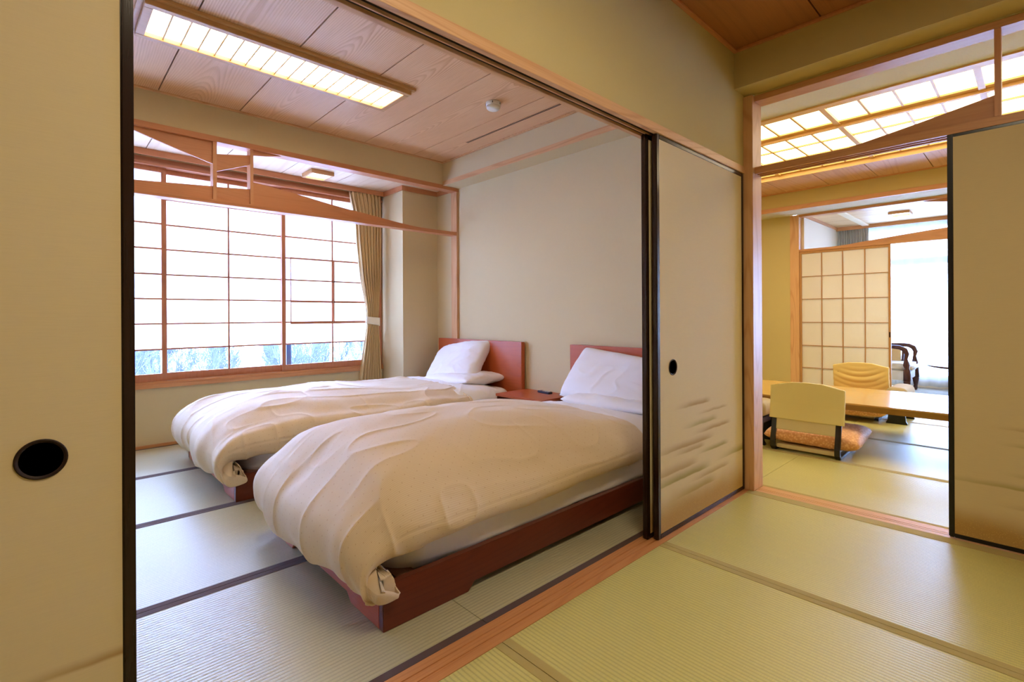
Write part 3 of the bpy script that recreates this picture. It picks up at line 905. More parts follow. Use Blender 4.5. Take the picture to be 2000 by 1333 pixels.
for i in range(len(edges) - 1):
    ya, yb = edges[i] + 0.018, edges[i + 1] - 0.018
    nc = 4 if yb - ya > 0.7 else max(1, round((yb - ya) / 0.2))
    for (xa, xb) in rowsx:
        for j in range(nc):
            p0 = ya + (yb - ya) * j / nc; p1 = ya + (yb - ya) * (j + 1) / nc
            lp(MB().box(xa, xb, p0, p1, LZ + 0.006, LZ + 0.01), 'paper_pane', M['lampL'])
            if j: lp(MB().box(xa, xb, p0 - 0.0075, p0 + 0.0075, LZ - 0.006, LZ + 0.006), 'lattice_bar', M['lampwoodY'])
lp(MB().box(4.935, 4.955, y0l, y1l, LZ - 0.006, LZ + 0.006), 'lattice_bar', M['lampwoodY'])

# paper screen to the sunroom
def shoji(y0, y1, x, label, pull_at):
    e = empty('sliding_paper_screen', (x, (y0 + y1) / 2, 0.001))
    tag(e, label, 'paper screen')
    zt, zb = 1.775, 0.002
    st = 0.022
    def q(mb, n, m, bv=0.0):
        o = mb.build(n, m, e, bevel=bv); local(o, e.location); return o
    q(MB().box(x - 0.014, x + 0.014, y0, y0 + st, zb, zt), 'stile', M['shojiwood'], 0.001)
    q(MB().box(x - 0.014, x + 0.014, y1 - st, y1, zb, zt), 'stile', M['shojiwood'], 0.001)
    q(MB().box(x - 0.013, x + 0.013, y0 + st, y1 - st, 1.745, zt), 'rail', M['shojiwood'])
    q(MB().box(x - 0.013, x + 0.013, y0 + st, y1 - st, zb, 0.05), 'rail', M['shojiwood'])
    zr = [0.05, 0.332, 0.607, 0.894, 1.181, 1.461, 1.745]
    yr = [y0 + st + (y1 - y0 - 2 * st) * i / 4 for i in range(5)]
    for z in zr[1:-1]:
        q(MB().box(x - 0.011, x + 0.002, y0 + st, y1 - st, z - 0.004, z + 0.004), 'lattice_bar', M['shojiwood'])
    for yy in yr[1:-1]:
        q(MB().box(x - 0.012, x + 0.001, yy - 0.005, yy + 0.005, zr[0], zr[-1]), 'lattice_bar', M['shojiwood'])
    for i in range(6):
        for j in range(4):
            q(MB().box(x + 0.0025, x + 0.0035, yr[j], yr[j + 1], zr[i], zr[i + 1]), 'paper_pane', M['shoji_paper'])
    q(MB().box(x - 0.0155, x - 0.0135, pull_at - 0.006, pull_at + 0.006, 0.73, 0.79), 'finger_pull', M['lacquer'])
shoji(1.128, 2.046, 6.894, 'paper lattice screen standing beside the olive wall of the table room', 1.139)

# ---- sunroom
tag(MB().box(XC1, XS + 0.2, 2.02, 2.10, -0.05, 2.30).build('wall_sunroom_left', M['wall_pale']), 'pale wall at the left end of the sunroom', 'wall', kind='structure')
sb = []
xj = [XC1, 7.30, 7.66, 8.03, 8.30, 8.50]
for i in range(5):
    sb.append((xj[i], xj[i + 1], -2.2, 2.02))
ceiling('pale low board ceiling of the sunroom', (XC1, XS + 0.2, -2.2, 2.02), M['ceil_pale'], sb, gapm=0.002, zb=2.25)
tag(MB().box(XC1, XC1 + 0.02, -2.2, 2.02, 2.24, CZ + 0.1).build('wall_sunroom_gap', M['wall_pale']), 'strip of wall above the sunroom ceiling', 'wall', kind='structure')
cr = MB(); cr.box(8.42, 8.44, -2.2, 2.02, 2.20, 2.25); cr.box(XC1, 8.42, 2.0, 2.02, 2.215, 2.25)
tag(cr.build('trim_18', M['ranmaY'], bevel=0.001), 'wooden pelmet and cornice of the sunroom', 'cornice', kind='structure')
tag(MB().box(7.0, 8.42, 1.62, 1.70, 2.232, 2.25).build('trim_19', plain('cream rail', (244, 226, 190), 0.4), bevel=0.003), 'cream batten across the sunroom ceiling', 'trim', kind='structure')
lamp_box('ceiling_lamp', 'small square ceiling lamp in the sunroom', 7.60, 7.83, 1.06, 1.27, 2.25, 1, M['lampS'], 0.02, 0.03)
lamp_box('ceiling_lamp', 'small square ceiling lamp in the bedroom window alcove', 1.67, 1.87, 4.26, 4.48, 2.268, 1, M['lampS'], 0.02, 0.035)
# sunroom window
sw = MB()
sw.box(XS, XS + 0.15, -2.2, 2.02, -0.05, 0.12); sw.box(XS, XS + 0.15, -2.2, 2.02, 2.20, 2.30)
sw.box(XS, XS + 0.15, 1.86, 2.02, 0.12, 2.20)
tag(sw.build('wall_sunroom_window', M['wall_pale']), 'pale wall around the sunroom window', 'wall', kind='structure')
w2 = empty('window_2', (XS + 0.06, 0.0, 0.12))
tag(w2, 'wide sunroom window behind the sheer curtain', 'window', kind='structure')
f = MB()
for yy in (1.82, 0.72, -0.4, -1.5, -2.19):
    f.box(XS + 0.04, XS + 0.09, yy - 0.02, yy + 0.02, 0.12, 2.20)
f.box(XS + 0.04, XS + 0.09, -2.2, 1.84, 0.12, 0.17); f.box(XS + 0.04, XS + 0.09, -2.2, 1.84, 1.66, 1.76); f.box(XS + 0.04, XS + 0.09, -2.2, 1.84, 2.16, 2.20)
local(f.build('window_frame', M['alu'], w2), w2.location)
local(MB().box(XS + 0.062, XS + 0.066, -2.2, 1.84, 0.14, 2.19).build('glass_pane', M['glass'], w2), w2.location)
# drape and sheer
def hang(name, mat, y0, y1, x, z0, z1, folds, amp, e, hem=0.0):
    n = max(80, int(folds * 16)); k = 40
    uu = np.linspace(0, 1, n); zz = np.linspace(z1, z0, k)
    P = np.zeros((k, n, 3))
    for i, z in enumerate(zz):
        t = i / (k - 1)
        P[i, :, 1] = y0 + (y1 - y0) * uu
        P[i, :, 0] = x + amp * (0.6 + 0.5 * t) * (np.sin(uu * 2 * np.pi * folds + 0.7 * np.sin(t * 2 + uu * 9)) + 0.4 * np.sin(uu * 2 * np.pi * folds * 2.3 + 1))
        P[i, :, 2] = z + hem * np.sin(uu * 2 * np.pi * folds) * t
    P -= np.array(e.location)
    return grid_mesh(name, P, mat, e)
cu = empty('curtain', (8.5, 0.0, 0.02))
tag(cu, 'sheer white lace curtain across the sunroom window', 'curtain')
hang('sheer_panel', M['lace'], -2.18, 1.68, 8.535, 0.03, 2.245, 26, 0.010, cu, 0.004)
cu = empty('curtain', (8.48, 1.83, 0.02))
tag(cu, 'grey beige pleated drape drawn to the left end of the sunroom window', 'curtain')
hang('drape', M['drape_grey'], 1.64, 2.00, 8.485, 0.03, 2.245, 12, 0.018, cu)

# ================================================================== SLIDING DOORS (fusuma)
def fusuma(label, along, a0, a1, c0, c1, z0, z1, fmat, pmat, fw_, handle, front):
    """along: axis of width; a0..a1 width span; c0..c1 thickness span; front: coordinate of the visible face"""
    base = ((a0 + a1) / 2, (c0 + c1) / 2, z0) if along == 'X' else ((c0 + c1) / 2, (a0 + a1) / 2, z0)
    e = empty('sliding_door', base)
    tag(e, label, 'sliding door')
    def bx(a, b, c, d, zz0, zz1):
        return MB().box(a, b, c, d, zz0, zz1) if along == 'X' else MB().box(c, d, a, b, zz0, zz1)
    def q(mb, n, m, bv=0.0, sm=False):
        o = mb.build(n, m, e, bevel=bv, smooth=sm); local(o, base); return o
    q(bx(a0, a0 + fw_, c0, c1, z0, z1), 'stile', fmat, 0.003)
    q(bx(a1 - fw_, a1, c0, c1, z0, z1), 'stile', fmat, 0.003)
    q(bx(a0 + fw_, a1 - fw_, c0 + 0.001, c1 - 0.001, z0, z0 + fw_ * 0.9), 'rail', fmat, 0.002)
    q(bx(a0 + fw_, a1 - fw_, c0 + 0.001, c1 - 0.001, z1 - fw_ * 0.9, z1), 'rail', fmat, 0.002)
    q(bx(a0 + fw_, a1 - fw_, c0 + 0.003, c1 - 0.003, z0 + fw_ * 0.9, z1 - fw_ * 0.9), 'painted_panel', pmat)
    if handle is not None:
        hx, hz, hr = handle
        sgn = -1
        prof = [(hr, 0.0), (hr * 0.985, 0.0025), (hr * 0.93, 0.003), (hr * 0.88, 0.001), (hr * 0.80, -0.0005), (0.3 * hr, -0.001)]
        mb = MB().lathe((0, 0, 0), prof, 40)
        mb.bm.transform(Matrix.Rotation(R(90), 4, 'X') if along == 'X' else Matrix.Rotation(R(-90), 4, 'Y'))
        pos = Vector((hx, c0 + 0.003, hz)) if along == 'X' else Vector((c0 + 0.003, hx, hz))
        mb.bm.transform(Matrix.Translation(pos))
        q(mb, 'round_pull', M['pull'], 0, True)
    return e

stA = [(2.09, 2.50, 0.553, 0.035, 'b', 0.75), (2.30, 2.70, 0.502, 0.02, 'b', 0.6), (2.15, 2.58, 0.452, 0.035, 'g', 0.6), (2.26, 2.74, 0.410, 0.03, 'b', 0.75),
       (1.80, 2.55, 0.366, 0.04, 'b', 0.7), (2.08, 2.43, 0.338, 0.035, 'b', 0.6), (2.30, 2.71, 0.304, 0.03, 'g', 0.7), (2.50, 3.2, 0.232, 0.05, 'g', 0.75),
       (1.75, 2.37, 0.268, 0.05, 'b', 0.6), (1.75, 2.51, 0.222, 0.05, 'g', 0.75), (2.20, 2.73, 0.184, 0.035, 'b', 0.6), (2.05, 2.56, 0.138, 0.05, 'g', 0.6)]
fusuma('dark framed cream sliding door with mist bands beside the corner post', 'X', 1.965, 2.904, 1.150, 1.176, 0.002, 1.801, M['lacquer'],
       fusuma_paper('misty cream door paper', 'X', stA, 0.2, (1.965 + 2.904) / 2), 0.024, (2.102, 0.757, 0.037), 1)
fusuma('second dark framed sliding door just behind the misty one', 'X', 1.937, 2.904, 1.186, 1.212, 0.002, 1.801, M['lacquer'],
       fusuma_paper('plain cream door paper', 'X', []), 0.024, None, 1)
stL = [(-0.16, 0.35, 0.382, 0.022, 'b', 0.8), (-0.5, 0.0, 0.30, 0.03, 'g', 0.6), (-0.7, -0.2, 0.46, 0.03, 'b', 0.6)]
fusuma('large dark edged cream sliding door filling the left edge of the photo', 'X', -0.835, 0.123, 1.150, 1.176, 0.002, 1.801, M['lacquer'],
       fusuma_paper('cream door paper left', 'X', stL, 0.2, (-0.835 + 0.123) / 2), 0.020, (-0.004, 0.761, 0.034), 1)
stB = [(0.165, -0.30, 0.503, 0.022, 'b', 0.85), (0.130, -0.2, 0.434, 0.025, 'g', 0.8), (0.12, -0.25, 0.310, 0.025, 'g', 0.8),
       (0.5, -0.8, 0.258, 0.030, 'g', 0.85), (0.16, -0.4, 0.178, 0.03, 'b', 0.8), (0.08, -0.2, 0.475, 0.012, 'b', 0.6)]
fusuma('black framed cream sliding door with gold flecked foot before the table room', 'Y', -0.655, 0.277, 2.938, 2.962, 0.002, 1.800, M['black'],
       fusuma_paper('gold flecked door paper', 'Y', stB, 0.19, (-0.655 + 0.277) / 2), 0.020, (-0.55, 0.757, 0.037), 1)

# ================================================================== BEDROOM THINGS
lamp_box('ceiling_lamp', 'long lit paper lamp on the bedroom ceiling', 0.335, 1.715, 2.745, 3.105, CZ, 17, M['lampB'], 0.036, 0.040)
# wide outer moulding of the long lamp
L = [o for o in bpy.data.objects if o.get('label') == 'long lit paper lamp on the bedroom ceiling'][0]
mo = MB()
mo.box(0.312, 1.738, 2.722, 2.745, CZ - 0.016, CZ); mo.box(0.312, 1.738, 3.105, 3.128, CZ - 0.016, CZ)
mo.box(0.312, 0.335, 2.745, 3.105, CZ - 0.016, CZ); mo.box(1.715, 1.738, 2.745, 3.105, CZ - 0.016, CZ)
local(mo.build('moulding', M['lampwood'], L, bevel=0.002), L.location)

e = empty('smoke_detector', (2.235, 2.545, CZ))
tag(e, 'round white smoke detector on the bedroom ceiling', 'smoke detector')
local(MB().lathe((2.235, 2.545, CZ), [(0.048, 0), (0.051, -0.004), (0.051, -0.022), (0.046, -0.026)], 40).build('base', M['white_plastic'], e, smooth=True), e.location)
local(MB().lathe((2.235, 2.545, CZ), [(0.044, -0.024), (0.047, -0.030), (0.045, -0.042), (0.036, -0.050), (0.018, -0.053)], 40).build('sensor_cap', M['white_plastic'], e, smooth=True), e.location)
s = MB()
for a in (0.2, 2.3, 3.9, 5.1):
    s.box(2.235 + 0.0505 * math.cos(a) - 0.002, 2.235 + 0.0505 * math.cos(a) + 0.002, 2.545 + 0.0505 * math.sin(a) - 0.002, 2.545 + 0.0505 * math.sin(a) + 0.002, CZ - 0.020, CZ - 0.008)
local(s.build('vent_slots', M['dark'], e), e.location)
e = empty('air_vent', (2.585, 2.75, CZ))
tag(e, 'long narrow slot air vent in the bedroom ceiling', 'air vent')
local(MB().box(2.572, 2.600, 2.20, 3.285, CZ - 0.003, CZ).build('slot_frame', M['ceilY'], e), e.location)
local(MB().box(2.577, 2.584, 2.205, 3.28, CZ - 0.0036, CZ - 0.001).build('slot', M['dark'], e), e.location)
local(MB().box(2.588, 2.595, 2.205, 3.28, CZ - 0.0036, CZ - 0.001).build('slot', M['dark'], e), e.location)

def bed(y0, y1, x0, label, xh=2.895):
    e = empty('bed_frame', (1.8, (y0 + y1) / 2, 0.001))
    tag(e, label, 'bed')
    def q(mb, n, m, bv=0.002):
        o = mb.build(n, m, e, bevel=bv); local(o, e.location); return o
    zt, zc = 0.146, 0.030
    def railpts(a, b, leg):
        return [(a, 0.001), (a + leg, 0.001), (a + leg + 0.03, zc), (b - leg - 0.03, zc), (b - leg, 0.001), (b, 0.001), (b, zt), (a, zt)]
    for yy in (y0, y1 - 0.028):
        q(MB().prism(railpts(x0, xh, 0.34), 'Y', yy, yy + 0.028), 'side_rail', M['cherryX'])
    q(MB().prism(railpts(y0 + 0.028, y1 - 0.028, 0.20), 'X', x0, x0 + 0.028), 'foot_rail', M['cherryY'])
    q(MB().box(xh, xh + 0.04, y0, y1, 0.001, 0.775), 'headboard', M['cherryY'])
    n = 9
    for i in range(n):
        x = x0 + 0.08 + (xh - x0 - 0.2) * i / (n - 1)
        q(MB().box(x, x + 0.07, y0 + 0.03, y1 - 0.03, 0.112, 0.128), 'slat', M['slat'], 0)
    return e
B1 = (2.958, 4.150, 0.745)
B2 = (1.415, 2.432, 0.772)
bed(*B1, 'reddish wooden low bed frame with headboard nearest the window')
bed(*B2, 'reddish wooden low bed frame with headboard nearest the sliding doors')

def soft_box(name, x0, x1, y0, y1, z0, z1, mat, rad, label, cat, wr=0.004, seed=0, hemwave=0.0):
    """rounded soft block with creased sides"""
    nu, nv = 150, 60
    # cross-section loop around the block in the (side, z) sense, swept: build as superellipse shell
    th = np.linspace(0, 2 * np.pi, 2 * nu, endpoint=False)
    lay = np.linspace(0, 1, nv)
    cx, cy = (x0 + x1) / 2, (y0 + y1) / 2
    hx, hy = (x1 - x0) / 2, (y1 - y0) / 2
    P = np.zeros((len(th), nv + 2, 3))
    for j in range(nv):
        t = lay[j]
        z = z0 + (z1 - z0) * min(1, t / 0.6)
        ins = 0.0
        if t <= 0.6:
            zz = z
            top = max(0, (z - (z1 - rad)) / rad)
            ins = rad * (1 - math.sqrt(max(0, 1 - min(1, top) ** 2)))
            bot = max(0, ((z0 + rad * 0.4) - z) / (rad * 0.4))
            ins += rad * 0.25 * bot ** 2
        else:
            zz = z1
            k = (t - 0.6) / 0.4
            ins = rad + (min(hx, hy) - rad - 0.01) * k
        ex = 8.0
        c, s_ = np.cos(th), np.sin(th)
        rr = (np.abs(c) ** ex + np.abs(s_) ** ex) ** (-1 / ex)
        px = cx + c * rr * (hx - ins); py = cy + s_ * rr * (hy - ins)
        arc = th * (hx + hy)
        w = wr * vnoise(px * 14 + py * 14, np.full_like(px, zz * 5.0), seed) * (1 if t < 0.6 else max(0, 1 - (t - 0.6) * 2))
        P[:, j, 0] = px + w * c; P[:, j, 1] = py + w * s_
        P[:, j, 2] = zz + (hemwave * vnoise(px * 5 + py * 5, np.zeros_like(px), seed + 3) if j == 0 else 0)
    P[:, nv, :] = P[:, nv - 1, :].mean(0); P[:, nv + 1, :] = P[:, nv, :]
    P = P[:, :nv + 1]
    o = grid_mesh(name, P, mat, None, closed_u=True)
    tag(o, label, cat)
    return o
soft_box('mattress', 0.80, 2.885, 2.99, 4.118, 0.132, 0.385, M['linen'], 0.05, 'white sheeted mattress on the bed nearest the window', 'mattress', 0.005, 1, 0.01)
soft_box('mattress', 0.83, 2.885, 1.448, 2.400, 0.132, 0.385, M['linen'], 0.05, 'white sheeted mattress on the bed nearest the sliding doors', 'mattress', 0.005, 2, 0.012)

def duvet(x0, y0, y1, top, xe, seed, label, foot_z, crown):
    """puffy cover draped over the foot end and both sides of a bed"""
    nS, nT = 420, 300
    X0 = x0
    P_, sl = curve_pts([(X0 + 0.030, foot_z + 0.10), (X0 + 0.034, foot_z + 0.04), (X0 + 0.012, foot_z + 0.004), (X0 - 0.04, foot_z + 0.018), (X0 - 0.075, foot_z + 0.10), (X0 - 0.062, foot_z + 0.19),
                        (X0 + 0.02, foot_z + 0.275), (X0 + 0.17, top - 0.035), (X0 + 0.40, top - 0.004), (X0 + 0.80, top), (X0 + 1.15, top - 0.030),
                        (xe - 0.06, max(top - 0.088, 0.448)), (xe - 0.01, max(top - 0.1, 0.440)), (xe, max(top - 0.112, 0.428)), (xe - 0.03, max(top - 0.125, 0.418))], nS)
    yn, yf = y0, y1
    yc = (y0 + y1) / 2
    hem = 0.245
    Q_, tl = curve_pts([(yn + 0.05, hem + 0.05), (yn + 0.015, hem + 0.012), (yn - 0.02, hem - 0.002), (yn - 0.055, hem + 0.018), (yn - 0.068, hem + 0.07), (yn - 0.035, hem + 0.135), (yn + 0.05, top - 0.085),
                        (yn + 0.20, top - 0.030), (yc - 0.12, top), (yc + 0.12, top), (yf - 0.20, top - 0.030), (yf - 0.05, top - 0.085), (yf + 0.035, hem + 0.135), (yf + 0.068, hem + 0.07),
                        (yf + 0.055, hem + 0.018), (yf + 0.02, hem - 0.002), (yf - 0.015, hem + 0.012), (yf - 0.05, hem + 0.05)], nT)
    dzs = top - P_[:, 1]; dzt = top - Q_[:, 1]
    DS, DT = np.meshgrid(dzs, dzt, indexing='ij')
    k = 2.2
    D = (np.maximum(DS, 0) ** k + np.maximum(DT, 0) ** k) ** (1 / k)
    lim = top - foot_z + 0.02
    D = np.where(D > lim * 0.8, lim * 0.8 + (lim * 0.25) * np.tanh((D - lim * 0.8) / (lim * 0.25)), D)
    X = np.repeat(P_[:, 0][:, None], nT, 1); Y = np.repeat(Q_[:, 1 - 1][None, :], nS, 0).copy()
    Sg = np.repeat(sl[:, None], nT, 1); Tg = np.repeat(tl[None, :], nS, 0)
    # thinner sides towards the pillow end
    hd = np.clip((X - (xe - 0.9)) / 0.9, 0, 1)
    D = D - 0.02 * hd * np.clip(DT / 0.25, 0, 1)
    # corners pull in
    cs = np.clip(DS / 0.30, 0, 1) * np.clip(DT / 0.26, 0, 1)
    X = X + 0.060 * cs
    Y = Y + 0.050 * cs * np.where(Y < yc, 1, -1)
    Z = top - D
    P = np.stack([X, Y, Z], -1)
    def normals(P):
        a = np.gradient(P, axis=0); b = np.gradient(P, axis=1)
        n = np.cross(a, b)
        n /= np.linalg.norm(n, axis=-1, keepdims=True) + 1e-9
        if n[nS // 2, nT // 2, 2] < 0: n = -n
        return n
    Nn = normals(P)
    # puffiness and folds
    onft = np.clip(DS / 0.25, 0, 1)            # foot drop
    onsd = np.clip(DT / 0.20, 0, 1)            # side drop
    w = 0.012 * vnoise(Sg * 2.2 + 3, Tg * 3.0, seed) * crown
    w += 0.005 * vnoise(Sg * 4.5 + 0.8 * vnoise(Sg * 2, Tg * 2, seed + 9), Tg * 7.0, seed + 1) * (0.4 + 0.6 * crown)
    rid = 1 - np.abs(vnoise(Sg * 3.2 + 1.5 * vnoise(Sg * 1.3, Tg * 3.1, seed + 4), Tg * 6.5 + 0.8 * Sg, seed + 2))
    w += 0.008 * (rid ** 5) * (1 - onft) * (0.35 + 0.65 * crown)
    # vertical folds at the foot
    fo = vnoise(Tg * 9 + 0.6 * vnoise(Sg * 6, Tg * 4, seed + 6), Sg * 2.0, seed + 5)
    fo2 = 1 - np.abs(vnoise(Tg * 7.0, Sg * 3.2, seed + 7))
    w += onft * (0.009 * fo + (0.005 + 0.006 * crown) * (fo2 ** 5) - 0.003)
    # short puckers along the side hems
    pk = vnoise(Sg * 8 + 0.5 * vnoise(Sg * 3, Tg * 9, seed + 8), Tg * 3.0, seed + 10)
    pk2 = 1 - np.abs(vnoise(Sg * 5.0, Tg * 4.5, seed + 11))
    w += onsd * (1 - 0.5 * onft) * (0.006 * pk + 0.010 * pk2 ** 6)
    w += cs * 0.007 * vnoise((Sg + Tg) * 7, (Sg - Tg) * 9, seed + 12)
    # stitched seam parallel to the side hems
    for side in (0, 1):
        tt = Tg if side == 0 else tl[-1] - Tg
        w -= 0.0035 * np.exp(-((tt - 0.185) / 0.004) ** 2)
    ss = sl[-1] - Sg
    # calm the rolled-under ends
    end = np.clip((sl[-1] - Sg) / 0.08, 0, 1) * np.clip(Sg / 0.05, 0.2, 1)
    end = end * np.clip(Tg / 0.07, 0, 1) * np.clip((tl[-1] - Tg) / 0.07, 0, 1)
    P = P + Nn * (w * end)[..., None]
    # the hem tube closes where the foot turns into the sides
    te = np.minimum(Tg, tl[-1] - Tg)
    ce = np.clip((0.12 - te) / 0.12, 0, 1) ** 1.6 * np.clip((0.34 - Sg) / 0.12, 0, 1)
    P[..., 0] += (X0 + 0.010 - P[..., 0]) * ce
    P[..., 2] += (foot_z + 0.050 - P[..., 2]) * ce
    cy_ = np.clip((0.17 - te) / 0.05, 0, 1) * np.clip((0.40 - Sg) / 0.14, 0, 1)
    yo = np.where(Tg < tl[-1] / 2, y0 - 0.060 - 0.022 * ce, y1 + 0.060 + 0.022 * ce)
    P[..., 1] += (yo - P[..., 1]) * cy_
    wsm = (np.clip((DS - 0.10) / 0.12, 0, 1) * np.clip((0.20 - te) / 0.08, 0, 1))[..., None]
    for _ in range(25):
        A = P.copy()
        A[1:-1, 1:-1] = (P[:-2, 1:-1] + P[2:, 1:-1] + P[1:-1, :-2] + P[1:-1, 2:]) / 4
        A[1:-1, 0] = (P[:-2, 0] + P[2:, 0] + P[1:-1, 1]) / 3
        A[1:-1, -1] = (P[:-2, -1] + P[2:, -1] + P[1:-1, -2]) / 3
        P = P + (A - P) * wsm
    # stay outside the rails where the corner hangs low
    low = P[..., 2] < 0.185
    nearside = P[..., 1] < yc
    ry0, ry1 = y0 - 0.030, y1 + 0.030
    beyond = P[..., 0] > x0 + 0.030
    P[..., 1] = np.where(low & nearside & beyond, np.minimum(P[..., 1], ry0), P[..., 1])
    P[..., 1] = np.where(low & ~nearside & beyond, np.maximum(P[..., 1], ry1), P[..., 1])
    # gentle scallop of the top edge towards the pillows
    edge = np.clip((X - (xe - 0.35)) / 0.35, 0, 1)
    P[..., 0] += edge * (0.030 * vnoise(Tg * 2.1, Tg * 0 + 3, seed + 13) + 0.03 * np.cos((Y - yc) / (yf - yn) * math.pi) - 0.02)
    # the cover never sinks into the mattress top
    inside = (P[..., 1] > y0 + 0.05) & (P[..., 1] < y1 - 0.05) & (P[..., 0] > x0 + 0.16) & (DS < 0.2)
    P[..., 2] = np.where(inside, np.maximum(P[..., 2], 0.392), P[..., 2])
    uv = np.stack([Sg, Tg], -1)
    o = grid_mesh('duvet', P, M['brocade'], None, uv=uv)
    # close the two ends of the rolled foot hem
    bm = bmesh.new(); bm.from_mesh(o.data); bm.verts.ensure_lookup_table()
    uvl = bm.loops.layers.uv.active
    kk = int(np.searchsorted(sl, 0.62))
    for j, sg in ((0, 1), (nT - 1, -1)):
        cen = P[:kk, j].mean(0)
        cv = bm.verts.new(cen); bm.verts.ensure_lookup_table()
        for i in range(kk):
            a, b = (i, i + 1) if sg == 1 else (i + 1, i)
            try:
                f = bm.faces.new((bm.verts[a * nT + j], cv, bm.verts[b * nT + j])); f.smooth = True
                for lp_ in f.loops: lp_[uvl].uv = (sl[i], tl[j])
            except ValueError:
                pass
            bm.verts.ensure_lookup_table()
    bm.to_mesh(o.data); bm.free()
    tag(o, label, 'duvet')
    md = o.modifiers.new('thickness', 'SOLIDIFY'); md.thickness = 0.004; md.offset = -1
    return o
duvet(0.705, 2.975, 4.135, 0.492, 2.38, 21, 'rumpled ivory duvet on the bed nearest the window', 0.120, 1.25)
duvet(0.722, 1.435, 2.415, 0.545, 2.30, 5, 'smooth ribbed ivory duvet on the bed nearest the sliding doors', 0.122, 0.55)

def top_sheet(x0, x1, y0, y1, ztop, zlow, seed, label):
    nS, nT = 70, 200
    yc = (y0 + y1) / 2
    Q_, tl = curve_pts([(y0 - 0.030, zlow), (y0 - 0.034, zlow + 0.06), (y0 - 0.018, ztop - 0.075), (y0 + 0.06, ztop - 0.025), (y0 + 0.22, ztop - 0.004), (yc, ztop), (y1 - 0.22, ztop - 0.004), (y1 - 0.06, ztop - 0.025),
                        (y1 + 0.018, ztop - 0.075), (y1 + 0.034, zlow + 0.06), (y1 + 0.030, zlow)], nT)
    s = np.linspace(0, 1, nS)
    Sg, Tg = np.meshgrid(s, tl, indexing='ij')
    X = x0 + (x1 - x0) * Sg + 0.018 * vnoise(Tg * 3, Sg * 0 + 1, seed) * Sg
    Y = np.repeat(Q_[:, 0][None], nS, 0)
    Z = np.repeat(Q_[:, 1][None], nS, 0)
    bulge = 0.022 * np.sin(np.pi * np.clip(Sg * 1.05, 0, 1)) ** 0.8 - 0.012 * Sg
    Z = Z + bulge + 0.006 * vnoise(Sg * 3 + Tg * 2, Tg * 7, seed + 1) + 0.005 * (1 - np.abs(vnoise(Sg * 4, Tg * 5 - Sg * 3, seed + 2))) ** 5
    P = np.stack([X, Y, Z], -1)
    o = grid_mesh('top_sheet', P, M['linen'])
    tag(o, label, 'sheet')
    md = o.modifiers.new('thickness', 'SOLIDIFY'); md.thickness = 0.006; md.offset = -1
    return o
top_sheet(2.24, 2.70, 2.985, 4.13, 0.425, 0.24, 31, 'white sheet folded back over the bed nearest the window')
top_sheet(2.14, 2.66, 1.445, 2.405, 0.418, 0.24, 44, 'white sheet folded back over the bed nearest the sliding doors')

def pillow(w, d, t, mtx, seed, label, wr=1.0, name='pillow', puff_e=0.5):
    """w along local y, d along local x, thickness t along local z"""
    n = 70
    u = np.linspace(-1, 1, n)
    U, V = np.meshgrid(u, u, indexing='ij')
    def shell(sign):
        edge = (1 - np.abs(U) ** 4.5) * (1 - np.abs(V) ** 4.5)
        h = np.clip(edge, 0, 1) ** puff_e
        pin = 1 - 0.09 * (1 - np.abs(V) ** 2) * np.abs(U) ** 2
        pin2 = 1 - 0.09 * (1 - np.abs(U) ** 2) * np.abs(V) ** 2
        X = U * d / 2 * pin2 ; Y = V * w / 2 * pin
        Z = sign * h * t / 2
        rr = np.hypot(U, V)
        wrk = 0.012 * vnoise(U * 2.2 + 4, V * 2.2, seed) + 0.014 * (1 - np.abs(vnoise(np.arctan2(V, U) * 4, rr * 1.5, seed + 1))) ** 3 * np.clip(rr - 0.45, 0, 1) + 0.007 * (1 - np.abs(vnoise(U * 1.3 + V * 3.5 + 0.6 * vnoise(U * 2, V * 2, seed), U * 1.2 - V * 0.6, seed + 2))) ** 4
        Z = Z + sign * wrk * h * wr
        return np.stack([X, Y, Z], -1)
    A = shell(1); B = shell(-1)
    me = bpy.data.meshes.new(name)
    idx = np.arange(n * n).reshape(n, n)
    def fc(ix, flip):
        f = np.stack([ix[:-1, :-1], ix[1:, :-1], ix[1:, 1:], ix[:-1, 1:]], -1).reshape(-1, 4)
        return f[:, ::-1] if flip else f
    faces = np.vstack([fc(idx, False), fc(idx + n * n, True)])
    me.from_pydata(np.vstack([A.reshape(-1, 3), B.reshape(-1, 3)]).tolist(), [], faces.tolist())
    bm = bmesh.new(); bm.from_mesh(me)
    bmesh.ops.remove_doubles(bm, verts=bm.verts, dist=0.0006)
    bmesh.ops.recalc_face_normals(bm, faces=bm.faces)
    bm.to_mesh(me); bm.free()
    me.transform(mtx)
    me.polygons.foreach_set('use_smooth', [True] * len(me.polygons))
    me.materials.append(M['linen'])
    o = bpy.data.objects.new(name, me); COL.objects.link(o)
    if label: tag(o, label, 'pillow')
    return o
T = Matrix.Translation
def rot(a, ax): return Matrix.Rotation(R(a), 4, ax)
pillow(0.66, 0.44, 0.10, T((2.70, 3.50, 0.445)) @ rot(-3, 'X'), 3, 'flat white pillow lying under the upright one by the window', 0.8)
pillow(0.66, 0.42, 0.18, T((2.765, 3.66, 0.570)) @ rot(-7, 'X') @ rot(4, 'Z') @ rot(-50, 'Y'), 8, 'plump white pillow leaning on the headboard nearest the window')
pillow(0.72, 0.41, 0.17, T((2.760, 1.955, 0.556)) @ rot(6, 'X') @ rot(-4, 'Z') @ rot(-54, 'Y'), 12, 'plump white pillow leaning on the headboard nearest the sliding doors')
pillow(0.66, 0.44, 0.09, T((2.72, 1.86, 0.440)), 15, 'flat white pillow lying under the upright one nearest the sliding doors', 0.8)

